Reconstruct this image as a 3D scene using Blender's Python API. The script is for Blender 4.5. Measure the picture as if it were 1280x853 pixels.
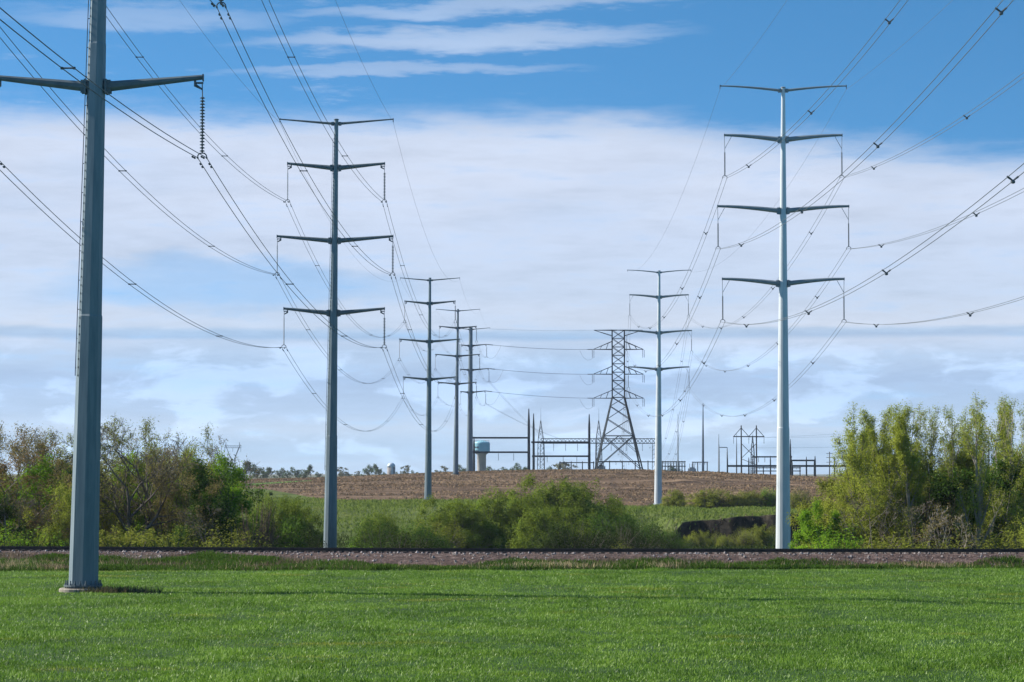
import bpy, math, random
import numpy as np
from mathutils import Vector, Matrix

for o in list(bpy.data.objects):
    bpy.data.objects.remove(o)
scene = bpy.context.scene
COL = scene.collection
RAD = math.radians

# ------------------------------------------------------------------ camera
F = 3181.0            # focal length in pixels of a 1280 wide picture
HORIZON = 592.0
CAM_Z = 6.0
PITCH = math.atan((HORIZON - 426.5) / F)
cam_data = bpy.data.cameras.new('camera')
cam_data.sensor_width = 36.0
cam_data.lens = 36.0 * F / 1280.0
cam_data.clip_start = 0.5
cam_data.clip_end = 30000
cam = bpy.data.objects.new('camera', cam_data)
cam.location = (0, 0, CAM_Z)
cam.rotation_euler = (math.pi / 2 + PITCH, 0, 0)
COL.objects.link(cam)
scene.camera = cam

# ------------------------------------------------------------------ sun, sky, exposure
SUN_EL = RAD(35)
SUN_AZ = RAD(-75)      # from +Y towards +X: the sun stands on the left and a little beyond
sdir = Vector((math.sin(SUN_AZ) * math.cos(SUN_EL), math.cos(SUN_AZ) * math.cos(SUN_EL), math.sin(SUN_EL)))
sun_data = bpy.data.lights.new('sun', 'SUN')
sun_data.energy = 5.0
sun_data.angle = RAD(0.9)
sun_data.color = (1.0, 0.94, 0.84)
sun = bpy.data.objects.new('sun', sun_data)
sun.rotation_euler = (-sdir).to_track_quat('-Z', 'Y').to_euler()
sun.location = (0, 0, 60)
COL.objects.link(sun)

scene.view_settings.view_transform = 'Standard'
scene.view_settings.look = 'None'
scene.view_settings.exposure = 0.85
scene.view_settings.gamma = 1.0
scene.view_settings.use_curve_mapping = False
scene.cycles.max_bounces = 6
scene.cycles.diffuse_bounces = 3
scene.cycles.glossy_bounces = 2
scene.cycles.transparent_max_bounces = 8
scene.cycles.volume_bounces = 0
scene.cycles.use_denoising = True

world = bpy.data.worlds.new('World')
scene.world = world
world.use_nodes = True


class Nodes:
    """small helper to write node trees as expressions"""
    def __init__(self, tree):
        self.t = tree
        self.n = tree.nodes
        self.l = tree.links

    def new(self, kind, ins=None, **props):
        nd = self.n.new(kind)
        for k, v in props.items():
            setattr(nd, k, v)
        for k, v in (ins or {}).items():
            self.put(nd.inputs[k], v)
        return nd

    def put(self, sock, v):
        if hasattr(v, 'is_output'):
            self.l.new(v, sock)
        else:
            if sock.type == 'RGBA' and hasattr(v, '__len__') and len(v) == 3:
                v = (*v, 1.0)
            sock.default_value = v

    def m(self, op, a, b=0.0, c=0.0, clamp=False):
        nd = self.n.new('ShaderNodeMath')
        nd.operation = op
        nd.use_clamp = clamp
        for i, v in enumerate((a, b, c)):
            self.put(nd.inputs[i], v)
        return nd.outputs[0]

    def step(self, v, a, b, lo=0.0, hi=1.0, kind='SMOOTHSTEP'):
        nd = self.n.new('ShaderNodeMapRange')
        nd.interpolation_type = kind
        for i, x in enumerate((v, a, b, lo, hi)):
            self.put(nd.inputs[i], x)
        return nd.outputs[0]

    def vec(self, x, y, z):
        return self.new('ShaderNodeCombineXYZ', {0: x, 1: y, 2: z}).outputs[0]

    def noise(self, v, scale=1.0, detail=4.0, rough=0.55, dist=0.0):
        nd = self.new('ShaderNodeTexNoise', {'Scale': scale, 'Detail': detail, 'Roughness': rough, 'Distortion': dist})
        if v is not None:
            self.l.new(v, nd.inputs['Vector'])
        return nd.outputs[0]

    def mix(self, f, a, b):
        nd = self.n.new('ShaderNodeMix')
        nd.data_type = 'RGBA'
        self.put(nd.inputs[0], f)
        self.put(nd.inputs[6], a)
        self.put(nd.inputs[7], b)
        return nd.outputs[2]

    def ramp(self, f, stops):
        nd = self.n.new('ShaderNodeValToRGB')
        el = nd.color_ramp.elements
        while len(el) < len(stops):
            el.new(0.5)
        for e, (p, c) in zip(el, stops):
            e.position = p
            e.color = (*c, 1.0)
        self.l.new(f, nd.inputs[0])
        return nd.outputs[0]


def build_sky():
    g = Nodes(world.node_tree)
    g.n.clear()
    tc = g.new('ShaderNodeTexCoord').outputs['Generated']
    nrm = g.new('ShaderNodeVectorMath', {0: tc}, operation='NORMALIZE').outputs[0]
    sep = g.new('ShaderNodeSeparateXYZ', {0: nrm})
    x, y, z = sep.outputs
    az = g.m('MULTIPLY', g.m('ARCTAN2', x, y), 57.2958)
    el = g.m('MULTIPLY', g.m('ARCSINE', z), 57.2958)
    # clear sky: look up the Nishita sky higher than the true elevation, for the deep blue of the photograph
    zz = g.m('ADD', g.m('MULTIPLY', g.m('MAXIMUM', z, 0.0), 2.3), 0.15)
    sky = g.new('ShaderNodeTexSky', {'Vector': g.vec(x, y, zz)}, sky_type='NISHITA', sun_disc=False,
                sun_elevation=SUN_EL, sun_rotation=SUN_AZ, altitude=300.0, air_density=1.0, dust_density=0.3, ozone_density=2.5)
    skc = g.new('ShaderNodeHueSaturation', {'Hue': 0.490, 'Saturation': 1.26, 'Value': 1.0, 'Color': sky.outputs[0]}).outputs[0]
    # ---- cloud sheets, in degrees of azimuth and elevation
    wob = g.m('SUBTRACT', g.noise(g.vec(g.m('MULTIPLY', az, 0.30), g.m('MULTIPLY', el, 0.9), 3.1), 1.0, 6.0, 0.58), 0.5)
    fine = g.m('SUBTRACT', g.noise(g.vec(g.m('MULTIPLY', az, 0.55), g.m('MULTIPLY', el, 3.2), 8.7), 1.0, 6.0, 0.6), 0.5)
    puff = g.m('SUBTRACT', g.noise(g.vec(g.m('MULTIPLY', az, 0.55), g.m('MULTIPLY', el, 0.95), 1.7), 1.0, 6.0, 0.6, 0.3), 0.5)
    broad = g.m('SUBTRACT', g.noise(g.vec(g.m('MULTIPLY', az, 0.12), g.m('MULTIPLY', el, 0.5), 5.2), 1.0, 3.0, 0.5), 0.5)
    e_top = g.step(az, 1.0, 11.5, 7.95, 6.95)
    v = g.m('SUBTRACT', g.m('ADD', g.m('ADD', el, g.m('MULTIPLY', wob, 0.9)), g.m('MULTIPLY', fine, 0.8)), e_top)
    bank = g.step(v, 0.55, -0.55)
    # thin blue gaps low in the sheet
    hx = g.m('DIVIDE', g.m('ADD', az, 6.3), 4.6)
    hy = g.m('DIVIDE', g.m('ADD', g.m('SUBTRACT', el, 4.15), g.m('MULTIPLY', wob, 1.6)), 0.62)
    hole = g.step(g.m('ADD', g.m('MULTIPLY', hx, hx), g.m('MULTIPLY', hy, hy)), 1.25, 0.1)
    thin = g.m('MULTIPLY', g.step(fine, 0.02, 0.3), 0.25)
    op = g.m('SUBTRACT', g.m('SUBTRACT', 0.95, g.m('MULTIPLY', hole, 0.42)), thin)
    op = g.m('SUBTRACT', op, g.m('MULTIPLY', g.step(broad, 0.0, 0.22), 0.12))
    bank = g.m('MULTIPLY', bank, op)
    front = g.step(g.m('ABSOLUTE', az), 60.0, 28.0)
    bank = g.m('MULTIPLY', bank, front)

    def streak(ca, ce, ha, he, slope, amp):
        a = g.m('DIVIDE', g.m('SUBTRACT', az, ca), ha)
        e = g.m('SUBTRACT', g.m('SUBTRACT', el, ce), g.m('MULTIPLY', g.m('SUBTRACT', az, ca), slope))
        e = g.m('DIVIDE', g.m('ADD', e, g.m('ADD', g.m('MULTIPLY', fine, 0.8), g.m('MULTIPLY', wob, 0.35))), he)
        return g.m('MULTIPLY', g.step(g.m('ADD', g.m('MULTIPLY', a, a), g.m('MULTIPLY', e, e)), 1.7, -0.1), amp)
    st = streak(-1.2, 9.72, 4.6, 0.27, 0.03, 0.62)
    st = g.m('MAXIMUM', st, streak(-2.6, 9.02, 3.8, 0.16, 0.02, 0.42))
    st = g.m('MAXIMUM', st, streak(-0.6, 10.45, 4.4, 0.22, 0.05, 0.5))
    st = g.m('MAXIMUM', st, streak(-8.2, 10.1, 3.0, 0.28, 0.02, 0.35))
    wisp = g.m('MULTIPLY', g.step(g.m('ADD', fine, g.m('MULTIPLY', wob, 0.6)), 0.10, 0.36), g.step(az, 4.0, -6.0))
    wisp = g.m('MULTIPLY', wisp, g.m('MULTIPLY', g.step(el, 14.0, 9.0), 0.40))
    high = g.m('MULTIPLY', g.step(wob, 0.08, 0.3), g.step(el, 12.0, 20.0, 0.0, 0.5))
    mask = g.m('MAXIMUM', g.m('MAXIMUM', bank, st), g.m('MAXIMUM', wisp, high), clamp=True)
    # cloud brightness by elevation, bent by the noise
    ev = g.m('DIVIDE', g.m('ADD', el, g.m('ADD', g.m('MULTIPLY', fine, 0.22), g.m('MULTIPLY', broad, 0.2))), 11.0)
    sc = [(0.0, (.40, .58, .80)), (0.6, (.45, .61, .82)), (1.0, (.53, .65, .82)), (1.35, (.46, .60, .81)), (2.1, (.41, .55, .78)),
          (2.6, (.47, .60, .80)), (2.98, (.56, .65, .81)), (3.08, (.40, .53, .73)), (3.20, (.46, .59, .78)), (3.30, (.62, .69, .82)),
          (4.0, (.57, .67, .84)), (5.2, (.58, .67, .84)), (6.6, (.64, .71, .86)), (10.0, (.57, .67, .85))]
    cc = g.ramp(ev, [(p / 11.0, c) for p, c in sc])
    billow = g.m('SUBTRACT', g.noise(g.vec(g.m('MULTIPLY', az, 0.50), g.m('MULTIPLY', el, 1.35), 12.3), 1.0, 7.0, 0.55, 0.25), 0.5)
    low = g.step(el, 3.3, 2.4)
    bright = g.m('ADD', 1.0, g.m('MULTIPLY', g.m('MULTIPLY', g.step(billow, -0.02, 0.10), low), 0.28))
    bright = g.m('ADD', bright, g.m('MULTIPLY', g.m('MULTIPLY', g.step(puff, 0.05, 0.2), low), 0.16))
    bright = g.m('ADD', bright, g.m('MULTIPLY', fine, 0.36))
    bright = g.m('ADD', bright, g.m('MULTIPLY', wob, 0.20))
    ccol = g.new('ShaderNodeVectorMath', {0: cc, 'Scale': bright}, operation='SCALE').outputs[0]
    # tops of the low cumulus catch a warm light
    wm = g.m('MULTIPLY', g.step(puff, 0.14, 0.30), g.step(el, 3.0, 2.2))
    ccol = g.mix(g.m('MULTIPLY', wm, 0.6), ccol, (.78, .74, .76))
    b1 = g.new('ShaderNodeBackground', {'Color': skc, 'Strength': 0.108})
    b2 = g.new('ShaderNodeBackground', {'Color': ccol, 'Strength': 0.595})
    mx = g.new('ShaderNodeMixShader', {0: mask, 1: b1.outputs[0], 2: b2.outputs[0]})
    out = g.new('ShaderNodeOutputWorld')
    g.l.new(mx.outputs[0], out.inputs['Surface'])


build_sky()


# ------------------------------------------------------------------ helpers
def build_haze():
    x0, x1, y0, y1, z0, z1 = -5200, 5200, -140, 14200, -9, 60
    v = [(x, y, z) for x in (x0, x1) for y in (y0, y1) for z in (z0, z1)]
    me = bpy.data.meshes.new('haze')
    me.from_pydata(v, [], [(0, 1, 3, 2), (4, 6, 7, 5), (0, 4, 5, 1), (2, 3, 7, 6), (0, 2, 6, 4), (1, 5, 7, 3)])
    m = bpy.data.materials.new('haze')
    m.use_nodes = True
    g = Nodes(m.node_tree); g.n.clear()
    vol = g.new('ShaderNodeVolumePrincipled', {'Color': (.80, .88, 1.0), 'Density': 0.000045, 'Anisotropy': 0.2})
    out = g.new('ShaderNodeOutputMaterial')
    g.l.new(vol.outputs[0], out.inputs['Volume'])
    me.materials.append(m)
    o = bpy.data.objects.new('haze', me)
    COL.objects.link(o)
    o['kind'] = 'stuff'
    o['label'] = 'thin pale air between the viewer and the far trees'
    o['category'] = 'haze'
    return o


build_haze()


def at(px, py, Y):
    """world point that lies at depth Y and shows at pixel px, py of the 1280 wide photograph"""
    dx, dy = (px - 640.0) / F, -(py - 426.5) / F
    s, c = math.sin(PITCH), math.cos(PITCH)
    d = Vector((dx, c - dy * s, s + dy * c))
    return Vector((0, 0, CAM_Z)) + d * (Y / d.y)


def hash2(ix, iy, seed):
    h = (ix.astype(np.int64) * 374761393 + iy.astype(np.int64) * 668265263 + seed * 974634777) & 0x7fffffff
    h = ((h ^ (h >> 13)) * 1274126177) & 0x7fffffff
    return ((h ^ (h >> 16)) & 0xffff) / 65535.0


def vnoise(x, y, seed=0):
    x = np.asarray(x, float); y = np.asarray(y, float)
    ix = np.floor(x); iy = np.floor(y)
    fx = x - ix; fy = y - iy
    fx = fx * fx * (3 - 2 * fx); fy = fy * fy * (3 - 2 * fy)
    a = hash2(ix, iy, seed); b = hash2(ix + 1, iy, seed)
    c = hash2(ix, iy + 1, seed); d = hash2(ix + 1, iy + 1, seed)
    return (a + (b - a) * fx) * (1 - fy) + (c + (d - c) * fx) * fy


def sst(a, b, t):
    t = np.clip((np.asarray(t, float) - a) / (b - a), 0, 1)
    return t * t * (3 - 2 * t)


def track_y(X):
    X = np.asarray(X, float)
    return 167.5 + 0.17 * (np.sqrt(X * X + 64) - X) / 2


def edge_y(X):
    X = np.asarray(X, float)
    return 158.8 + np.clip(X, -80, 80) / 32 * 2 + (vnoise(X * 0.25, X * 0 + 3, 4) - .5) * 0.5


def bank_y(X):
    X = np.asarray(X, float)
    return 413 + 5.0 * (vnoise(X * 0.13, X * 0, 9) - .5) * 2 + 3.0 * (vnoise(X * 0.45, X * 0, 10) - .5) + 2.0 * (vnoise(X * 1.1, X * 0, 11) - .5) + 1.0 * (vnoise(X * 2.3, X * 0, 15) - .5)


def crest_z(X):
    return 3.5 + 3.6 * np.exp(-((np.asarray(X, float) - 20) / 75) ** 2)


def height(X, Y):
    X = np.asarray(X, float); Y = np.asarray(Y, float)
    Ye = edge_y(X); Yt = track_y(X)
    d = Y - Yt
    s = np.clip((Y - Ye) / (Yt - 2.4 - Ye), 0, 1)
    z = 0.78 * (0.25 * s + 0.75 * sst(.35, 1, s))
    z = np.where(d > 2.4, 0.78 - 2.8 * sst(2.4, 10, d) - 2.6 * sst(9, 32, d), z)
    zn = (vnoise(X * 0.06, Y * 0.06, 1) - .5) * 0.8 + (vnoise(X * 0.3, Y * 0.3, 2) - .5) * 0.25
    z = z + zn * sst(8, 25, d)
    z = z + (vnoise(X * 0.12, Y * 0.12, 3) - .5) * 0.10 * (1 - sst(150, 158, Y))
    zs = -0.8 + 1.15 * sst(440, 530, Y) * (1 - sst(-5, 25, X))
    by = bank_y(X)
    zs = zs - 1.0 * (1 - sst(27, 38, X)) * sst(10, 24, X) * np.exp(-((Y - by) / 24) ** 2) - 0.35 * (vnoise(X * 0.4, X * 0, 16) - .5) * np.exp(-((Y - by) / 6) ** 2)
    cf = sst(24.5, 28.5, X + 1.5 * vnoise(X * 0.0, Y * 0.3, 14)) * (1 - sst(62, 80, X))
    slope_g = sst(385, 478, Y)
    cliff = 0.90 * sst(by - 1.0, by + 0.3, Y) + 0.10 * sst(by - 7, by - 0.8, Y) * (0.4 + 1.2 * vnoise(X * 0.35, Y * 0.1, 12))
    mixv = cf * cliff + (1 - cf) * slope_g
    ft = np.clip((Y - 300) / 60, 0, 1)
    z = z - 1.5 * sst(16, 25, X) * (1 - sst(70, 90, X)) * sst(345, 390, Y)
    z = z * (1 - mixv * ft) + zs * mixv * ft
    hill = np.sin(np.clip((Y - 530) / 260, 0, 1) * math.pi / 2)
    z = z + (crest_z(X) - zs) * hill * (Y > 530)
    z = z + (vnoise(X * 0.05, Y * 0.02, 6) - .5) * 0.35 * sst(540, 600, Y)
    far = sst(960, 1700, Y)
    zf = 1.2 + 1.2 * (vnoise(X * 0.002, Y * 0.002, 7) - .5)
    return z * (1 - far) + zf * far


def hz(x, y):
    return float(height(np.array([x]), np.array([y]))[0])


def ground(px, Y, sink=0.0):
    p = at(px, 600, Y)
    return Vector((p.x, Y, hz(p.x, Y) - sink))


def tag(o, label=None, cat=None, group=None, kind=None):
    if label: o['label'] = label
    if cat: o['category'] = cat
    if group: o['group'] = group
    if kind: o['kind'] = kind
    return o


def thing(name, label, cat, loc=(0, 0, 0), group=None, rz=0.0):
    o = bpy.data.objects.new(name, None)
    o.empty_display_size = 0.5
    COL.objects.link(o)
    o.location = loc
    o.rotation_euler = (0, 0, rz)
    return tag(o, label, cat, group)


def np_mesh(name, V, Fc, mat, parent=None, smooth=False):
    V = np.asarray(V, np.float32).reshape(-1, 3); Fc = np.asarray(Fc, np.int32)
    k = Fc.shape[1]
    me = bpy.data.meshes.new(name)
    me.vertices.add(len(V)); me.vertices.foreach_set('co', V.ravel())
    me.loops.add(Fc.size); me.loops.foreach_set('vertex_index', Fc.ravel())
    me.polygons.add(len(Fc))
    me.polygons.foreach_set('loop_start', np.arange(0, Fc.size, k, dtype=np.int32))
    me.polygons.foreach_set('loop_total', np.full(len(Fc), k, np.int32))
    me.polygons.foreach_set('use_smooth', np.full(len(Fc), smooth, bool))
    me.update(calc_edges=True)
    me.materials.append(mat)
    o = bpy.data.objects.new(name, me)
    COL.objects.link(o)
    if parent: o.parent = parent
    return o


def origin_of(o):
    v = Vector((0, 0, 0))
    while o is not None:
        v += o.location
        o = o.parent
    return v


class MB:
    """collects boxes, bars and tubes in world coordinates; build() makes ONE mesh object"""
    def __init__(self):
        self.v = []; self.f = []

    def ring(self, c, ax, r, n, phase=0.0, flat=1.0):
        ax = Vector(ax).normalized()
        u = ax.cross(Vector((0, 0, 1)))
        if u.length < 1e-3: u = Vector((1, 0, 0))
        u.normalize(); w = u.cross(ax)
        b = len(self.v)
        for i in range(n):
            a = 2 * math.pi * (i + phase) / n
            self.v.append(Vector(c) + u * (r * math.cos(a)) + w * (r * flat * math.sin(a)))
        return b

    def tube(self, pts, rads, n=6, caps=True, phase=0.0, flat=1.0):
        pts = [Vector(p) for p in pts]
        if not hasattr(rads, '__len__'): rads = [rads] * len(pts)
        rings = []
        for i, p in enumerate(pts):
            a = pts[min(i + 1, len(pts) - 1)] - pts[max(i - 1, 0)]
            rings.append(self.ring(p, a, rads[i], n, phase, flat))
        for a, b in zip(rings, rings[1:]):
            for i in range(n):
                j = (i + 1) % n
                self.f.append((a + i, a + j, b + j, b + i))
        if caps:
            self.f.append(tuple(rings[0] + i for i in reversed(range(n))))
            self.f.append(tuple(rings[-1] + i for i in range(n)))
        return self

    def bar(self, p, q, r0, r1=None, n=6):
        return self.tube([p, q], [r0, r0 if r1 is None else r1], n)

    def box(self, c, s, rz=0.0):
        c = Vector(c); b = len(self.v)
        for dx in (-.5, .5):
            for dy in (-.5, .5):
                for dz in (-.5, .5):
                    p = Vector((dx * s[0], dy * s[1], dz * s[2]))
                    if rz: p.rotate(Matrix.Rotation(rz, 3, 'Z'))
                    self.v.append(c + p)
        for q in ((0, 1, 3, 2), (4, 6, 7, 5), (0, 4, 5, 1), (2, 3, 7, 6), (0, 2, 6, 4), (1, 5, 7, 3)):
            self.f.append(tuple(b + i for i in q))
        return self

    def beam(self, p, q, w, h=None):
        """square bar between two points"""
        return self.tube([p, q], (w if h is None else h) * 0.7071, 4, phase=0.5)

    def disc_stack(self, base, prof, n=12, ax=(0, 0, 1)):
        """surface of revolution about a vertical axis; prof = [(r, z)]"""
        rings = []
        for r, z in prof:
            b = len(self.v)
            for i in range(n):
                a = 2 * math.pi * i / n
                self.v.append(Vector(base) + Vector((r * math.cos(a), r * math.sin(a), z)))
            rings.append(b)
        for a, b in zip(rings, rings[1:]):
            for i in range(n):
                j = (i + 1) % n
                self.f.append((a + i, a + j, b + j, b + i))
        self.f.append(tuple(rings[0] + i for i in reversed(range(n))))
        self.f.append(tuple(rings[-1] + i for i in range(n)))
        return self

    def build(self, name, mat, parent=None, smooth=False):
        off = origin_of(parent)
        me = bpy.data.meshes.new(name)
        me.from_pydata([tuple(p - off) for p in self.v], [], self.f)
        me.materials.append(mat)
        if smooth:
            me.polygons.foreach_set('use_smooth', [True] * len(me.polygons))
        me.update()
        o = bpy.data.objects.new(name, me)
        COL.objects.link(o)
        if parent: o.parent = parent
        return o


# ------------------------------------------------------------------ materials
def base_mat(name):
    m = bpy.data.materials.new(name)
    m.use_nodes = True
    g = Nodes(m.node_tree)
    g.n.clear()
    return m, g


def finish(m, g, shader):
    out = g.new('ShaderNodeOutputMaterial')
    g.l.new(shader, out.inputs['Surface'])
    return m


def mat_plain(name, c1, c2=None, scale=2.0, rough=0.6, metal=0.0, spec=0.4, stretch=(1, 1, 1), bump=0.0):
    m, g = base_mat(name)
    co = g.new('ShaderNodeTexCoord').outputs['Object']
    mp = g.new('ShaderNodeMapping', {'Vector': co, 'Scale': stretch}).outputs[0]
    n = g.noise(mp, scale, 5.0, 0.6)
    col = g.mix(g.step(n, 0.3, 0.7), c1, c2 or c1)
    b = g.new('ShaderNodeBsdfPrincipled', {'Base Color': col, 'Roughness': rough, 'Metallic': metal, 'Specular IOR Level': spec})
    if bump:
        bp = g.new('ShaderNodeBump', {'Strength': bump, 'Height': n})
        g.l.new(bp.outputs[0], b.inputs['Normal'])
    return finish(m, g, b.outputs[0])


def mat_leaf(name, c1, c2, c3=None, trans=0.35, patch=0.35):
    """leaf or blade: colour differs from leaf to leaf and from clump to clump"""
    m, g = base_mat(name)
    geo = g.new('ShaderNodeNewGeometry')
    rnd = geo.outputs['Random Per Island']
    co = g.new('ShaderNodeTexCoord').outputs['Object']
    n = g.noise(co, patch, 3.0, 0.6)
    f = g.m('ADD', g.m('MULTIPLY', rnd, 0.6), g.m('MULTIPLY', g.step(n, 0.3, 0.7), 0.4))
    col = g.mix(f, c1, c2)
    if c3:
        col = g.mix(g.m('MULTIPLY', g.step(n, 0.52, 0.7), 0.8), col, c3)
    d = g.new('ShaderNodeBsdfDiffuse', {'Color': col})
    t = g.new('ShaderNodeBsdfTranslucent', {'Color': g.mix(0.5, col, c2)})
    mx = g.new('ShaderNodeMixShader', {0: trans, 1: d.outputs[0], 2: t.outputs[0]})
    return finish(m, g, mx.outputs[0])


def mat_field(name, stops, s1, s2, stretch=(1, 1, 1), bump=0.3, rough=0.95):
    """ground made of two sizes of blotches through a colour ramp"""
    m, g = base_mat(name)
    co = g.new('ShaderNodeNewGeometry').outputs['Position']
    mp = g.new('ShaderNodeMapping', {'Vector': co, 'Scale': stretch}).outputs[0]
    a = g.noise(mp, s1, 4.0, 0.65)
    b = g.noise(mp, s2, 4.0, 0.65)
    f = g.m('ADD', g.m('MULTIPLY', a, 0.6), g.m('MULTIPLY', b, 0.4))
    col = g.ramp(f, stops)
    bs = g.new('ShaderNodeBsdfPrincipled', {'Base Color': col, 'Roughness': rough, 'Specular IOR Level': 0.15})
    bp = g.new('ShaderNodeBump', {'Strength': bump, 'Distance': 0.3, 'Height': b})
    g.l.new(bp.outputs[0], bs.inputs['Normal'])
    return finish(m, g, bs.outputs[0])


def mat_grass_blades(name):
    m, g = base_mat(name)
    geo = g.new('ShaderNodeNewGeometry')
    rnd = geo.outputs['Random Per Island']
    pos = geo.outputs['Position']
    n1 = g.noise(pos, 0.16, 4.0, 0.6)
    n2 = g.noise(pos, 1.1, 3.0, 0.6)
    yel = g.noise(g.new('ShaderNodeMapping', {'Vector': pos, 'Scale': (0.10, 0.35, 1)}).outputs[0], 1.0, 3.0, 0.6)
    f = g.m('ADD', g.m('MULTIPLY', rnd, 0.40), g.m('ADD', g.m('MULTIPLY', g.step(n1, 0.33, 0.67), 0.34), g.m('MULTIPLY', g.step(n2, 0.33, 0.67), 0.30)))
    col = g.ramp(f, [(0.05, (.045, .100, .010)), (0.45, (.125, .236, .022)), (0.8, (.205, .345, .036)), (1.0, (.32, .44, .12))])
    col = g.mix(g.m('MULTIPLY', g.step(yel, 0.58, 0.70), 0.65), col, (.30, .31, .03))
    d = g.new('ShaderNodeBsdfPrincipled', {'Base Color': col, 'Roughness': 0.5, 'Specular IOR Level': 0.35})
    t = g.new('ShaderNodeBsdfTranslucent', {'Color': col})
    mx = g.new('ShaderNodeMixShader', {0: 0.35, 1: d.outputs[0], 2: t.outputs[0]})
    return finish(m, g, mx.outputs[0])


def mat_valley(name):
    """rough green on flat ground, bare dark earth where the ground is steep"""
    m, g = base_mat(name)
    geo = g.new('ShaderNodeNewGeometry')
    pos = geo.outputs['Position']
    nz = g.new('ShaderNodeSeparateXYZ', {0: geo.outputs['True Normal']}).outputs[2]
    a = g.noise(pos, 0.10, 4.0, 0.65)
    b = g.noise(pos, 0.9, 5.0, 0.65)
    f = g.m('ADD', g.m('MULTIPLY', a, 0.6), g.m('MULTIPLY', b, 0.4))
    grass = g.ramp(f, [(0.30, (.030, .042, .010)), (0.48, (.065, .09, .020)), (0.60, (.095, .125, .030)), (0.75, (.15, .15, .06))])
    soil = g.ramp(b, [(.3, (.012, .011, .009)), (.55, (.028, .024, .019)), (.8, (.09, .075, .055))])
    col = g.mix(g.step(nz, 0.55, 0.80), soil, grass)
    bs = g.new('ShaderNodeBsdfPrincipled', {'Base Color': col, 'Roughness': 0.95, 'Specular IOR Level': 0.1})
    bp = g.new('ShaderNodeBump', {'Strength': 0.5, 'Distance': 0.4, 'Height': b})
    g.l.new(bp.outputs[0], bs.inputs['Normal'])
    return finish(m, g, bs.outputs[0])


M = {}
M['weathered_steel'] = mat_plain('weathered_steel', (.125, .172, .200), (.185, .228, .252), 0.9, 0.6, 0.0, 0.3, (5, 5, 0.5))
M['arm_steel'] = mat_plain('arm_steel', (.085, .110, .125), (.12, .15, .165), 1.5, 0.65, 0.0, 0.25)
M['bright_steel'] = mat_plain('bright_steel', (.43, .475, .505), (.53, .565, .58), 0.7, 0.55, 0.0, 0.35, (5, 5, 0.5))
M['bright_arm'] = mat_plain('bright_arm', (.16, .19, .21), (.20, .23, .25), 1.5, 0.5)
M['dark_steel'] = mat_plain('dark_steel', (.022, .034, .046), (.034, .046, .058), 1.0, 0.75, 0.0, 0.15)
M['lattice_steel'] = mat_plain('lattice_steel', (.022, .034, .044), (.036, .048, .058), 1.0, 0.75, 0.0, 0.15)
M['pale_steel'] = mat_plain('pale_steel', (.14, .16, .175), (.19, .21, .22), 1.0, 0.6)
M['hardware'] = mat_plain('hardware', (.07, .08, .09), (.10, .11, .12), 8.0, 0.5)
M['porcelain'] = mat_plain('porcelain', (.055, .075, .09), (.08, .10, .115), 3.0, 0.25)
M['polymer'] = mat_plain('polymer', (.09, .11, .13), (.13, .15, .17), 3.0, 0.5)
M['grey_polymer'] = mat_plain('grey_polymer', (.30, .31, .33), (.36, .37, .39), 3.0, 0.5)
M['conductor'] = mat_plain('conductor', (.06, .07, .08), (.085, .095, .105), 1.0, 0.5)
M['pale_conductor'] = mat_plain('pale_conductor', (.09, .105, .12), (.13, .145, .16), 1.0, 0.5)
M['concrete'] = mat_plain('concrete', (.20, .175, .14), (.34, .30, .245), 1.6, 0.9, bump=0.2)
M['rail'] = mat_plain('rail', (.030, .020, .016), (.05, .032, .024), 3.0, 0.6)
M['sleeper'] = mat_plain('sleeper', (.045, .035, .03), (.075, .06, .05), 3.0, 0.9)
M['stone'] = mat_plain('stone', (.10, .08, .076), (.34, .30, .285), 0.9, 0.9)
M['tank_paint'] = mat_plain('tank_paint', (.20, .43, .52), (.25, .48, .56), 0.3, 0.5)
M['tank_lettering'] = mat_plain('tank_lettering', (.03, .05, .09), None, 1, 0.6)
M['tank_concrete'] = mat_plain('tank_concrete', (.30, .28, .265), (.36, .34, .32), 0.4, 0.85)
M['silo_concrete'] = mat_plain('silo_concrete', (.22, .20, .20), (.30, .275, .265), 0.5, 0.85)
M['silo_dome'] = mat_plain('silo_dome', (.40, .48, .55), (.5, .56, .62), 0.5, 0.4)
M['equipment_paint'] = mat_plain('equipment_paint', (.30, .33, .34), (.38, .40, .41), 0.6, 0.6)
M['wood_pole'] = mat_plain('wood_pole', (.045, .045, .048), (.07, .068, .068), 2.0, 0.9)
M['bark'] = mat_plain('bark', (.085, .070, .058), (.15, .125, .105), 1.5, 0.95)
M['pale_bark'] = mat_plain('pale_bark', (.22, .19, .155), (.32, .285, .24), 1.5, 0.95)
M['grey_bark'] = mat_plain('grey_bark', (.13, .11, .095), (.20, .175, .155), 1.5, 0.95)
M['dead_vine'] = mat_plain('dead_vine', (.085, .058, .042), (.13, .09, .068), 1.5, 0.95)

M['grass_blades'] = mat_grass_blades('grass_blades')
M['weed_leaf'] = mat_leaf('weed_leaf', (.024, .058, .010), (.10, .18, .028), (.06, .135, .02), .3, .5)
M['dry_stalk'] = mat_leaf('dry_stalk', (0.085, 0.06, 0.042), (0.25, 0.185, 0.125), None, 0.2, 0.35)
M['straw'] = mat_leaf('straw', (.36, .27, .15), (.58, .47, .28), None, 0.25, 0.4)
M['residue'] = mat_leaf('residue', (.13, .084, .048), (.38, .275, .17), None, 0.1, 0.05)

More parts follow.
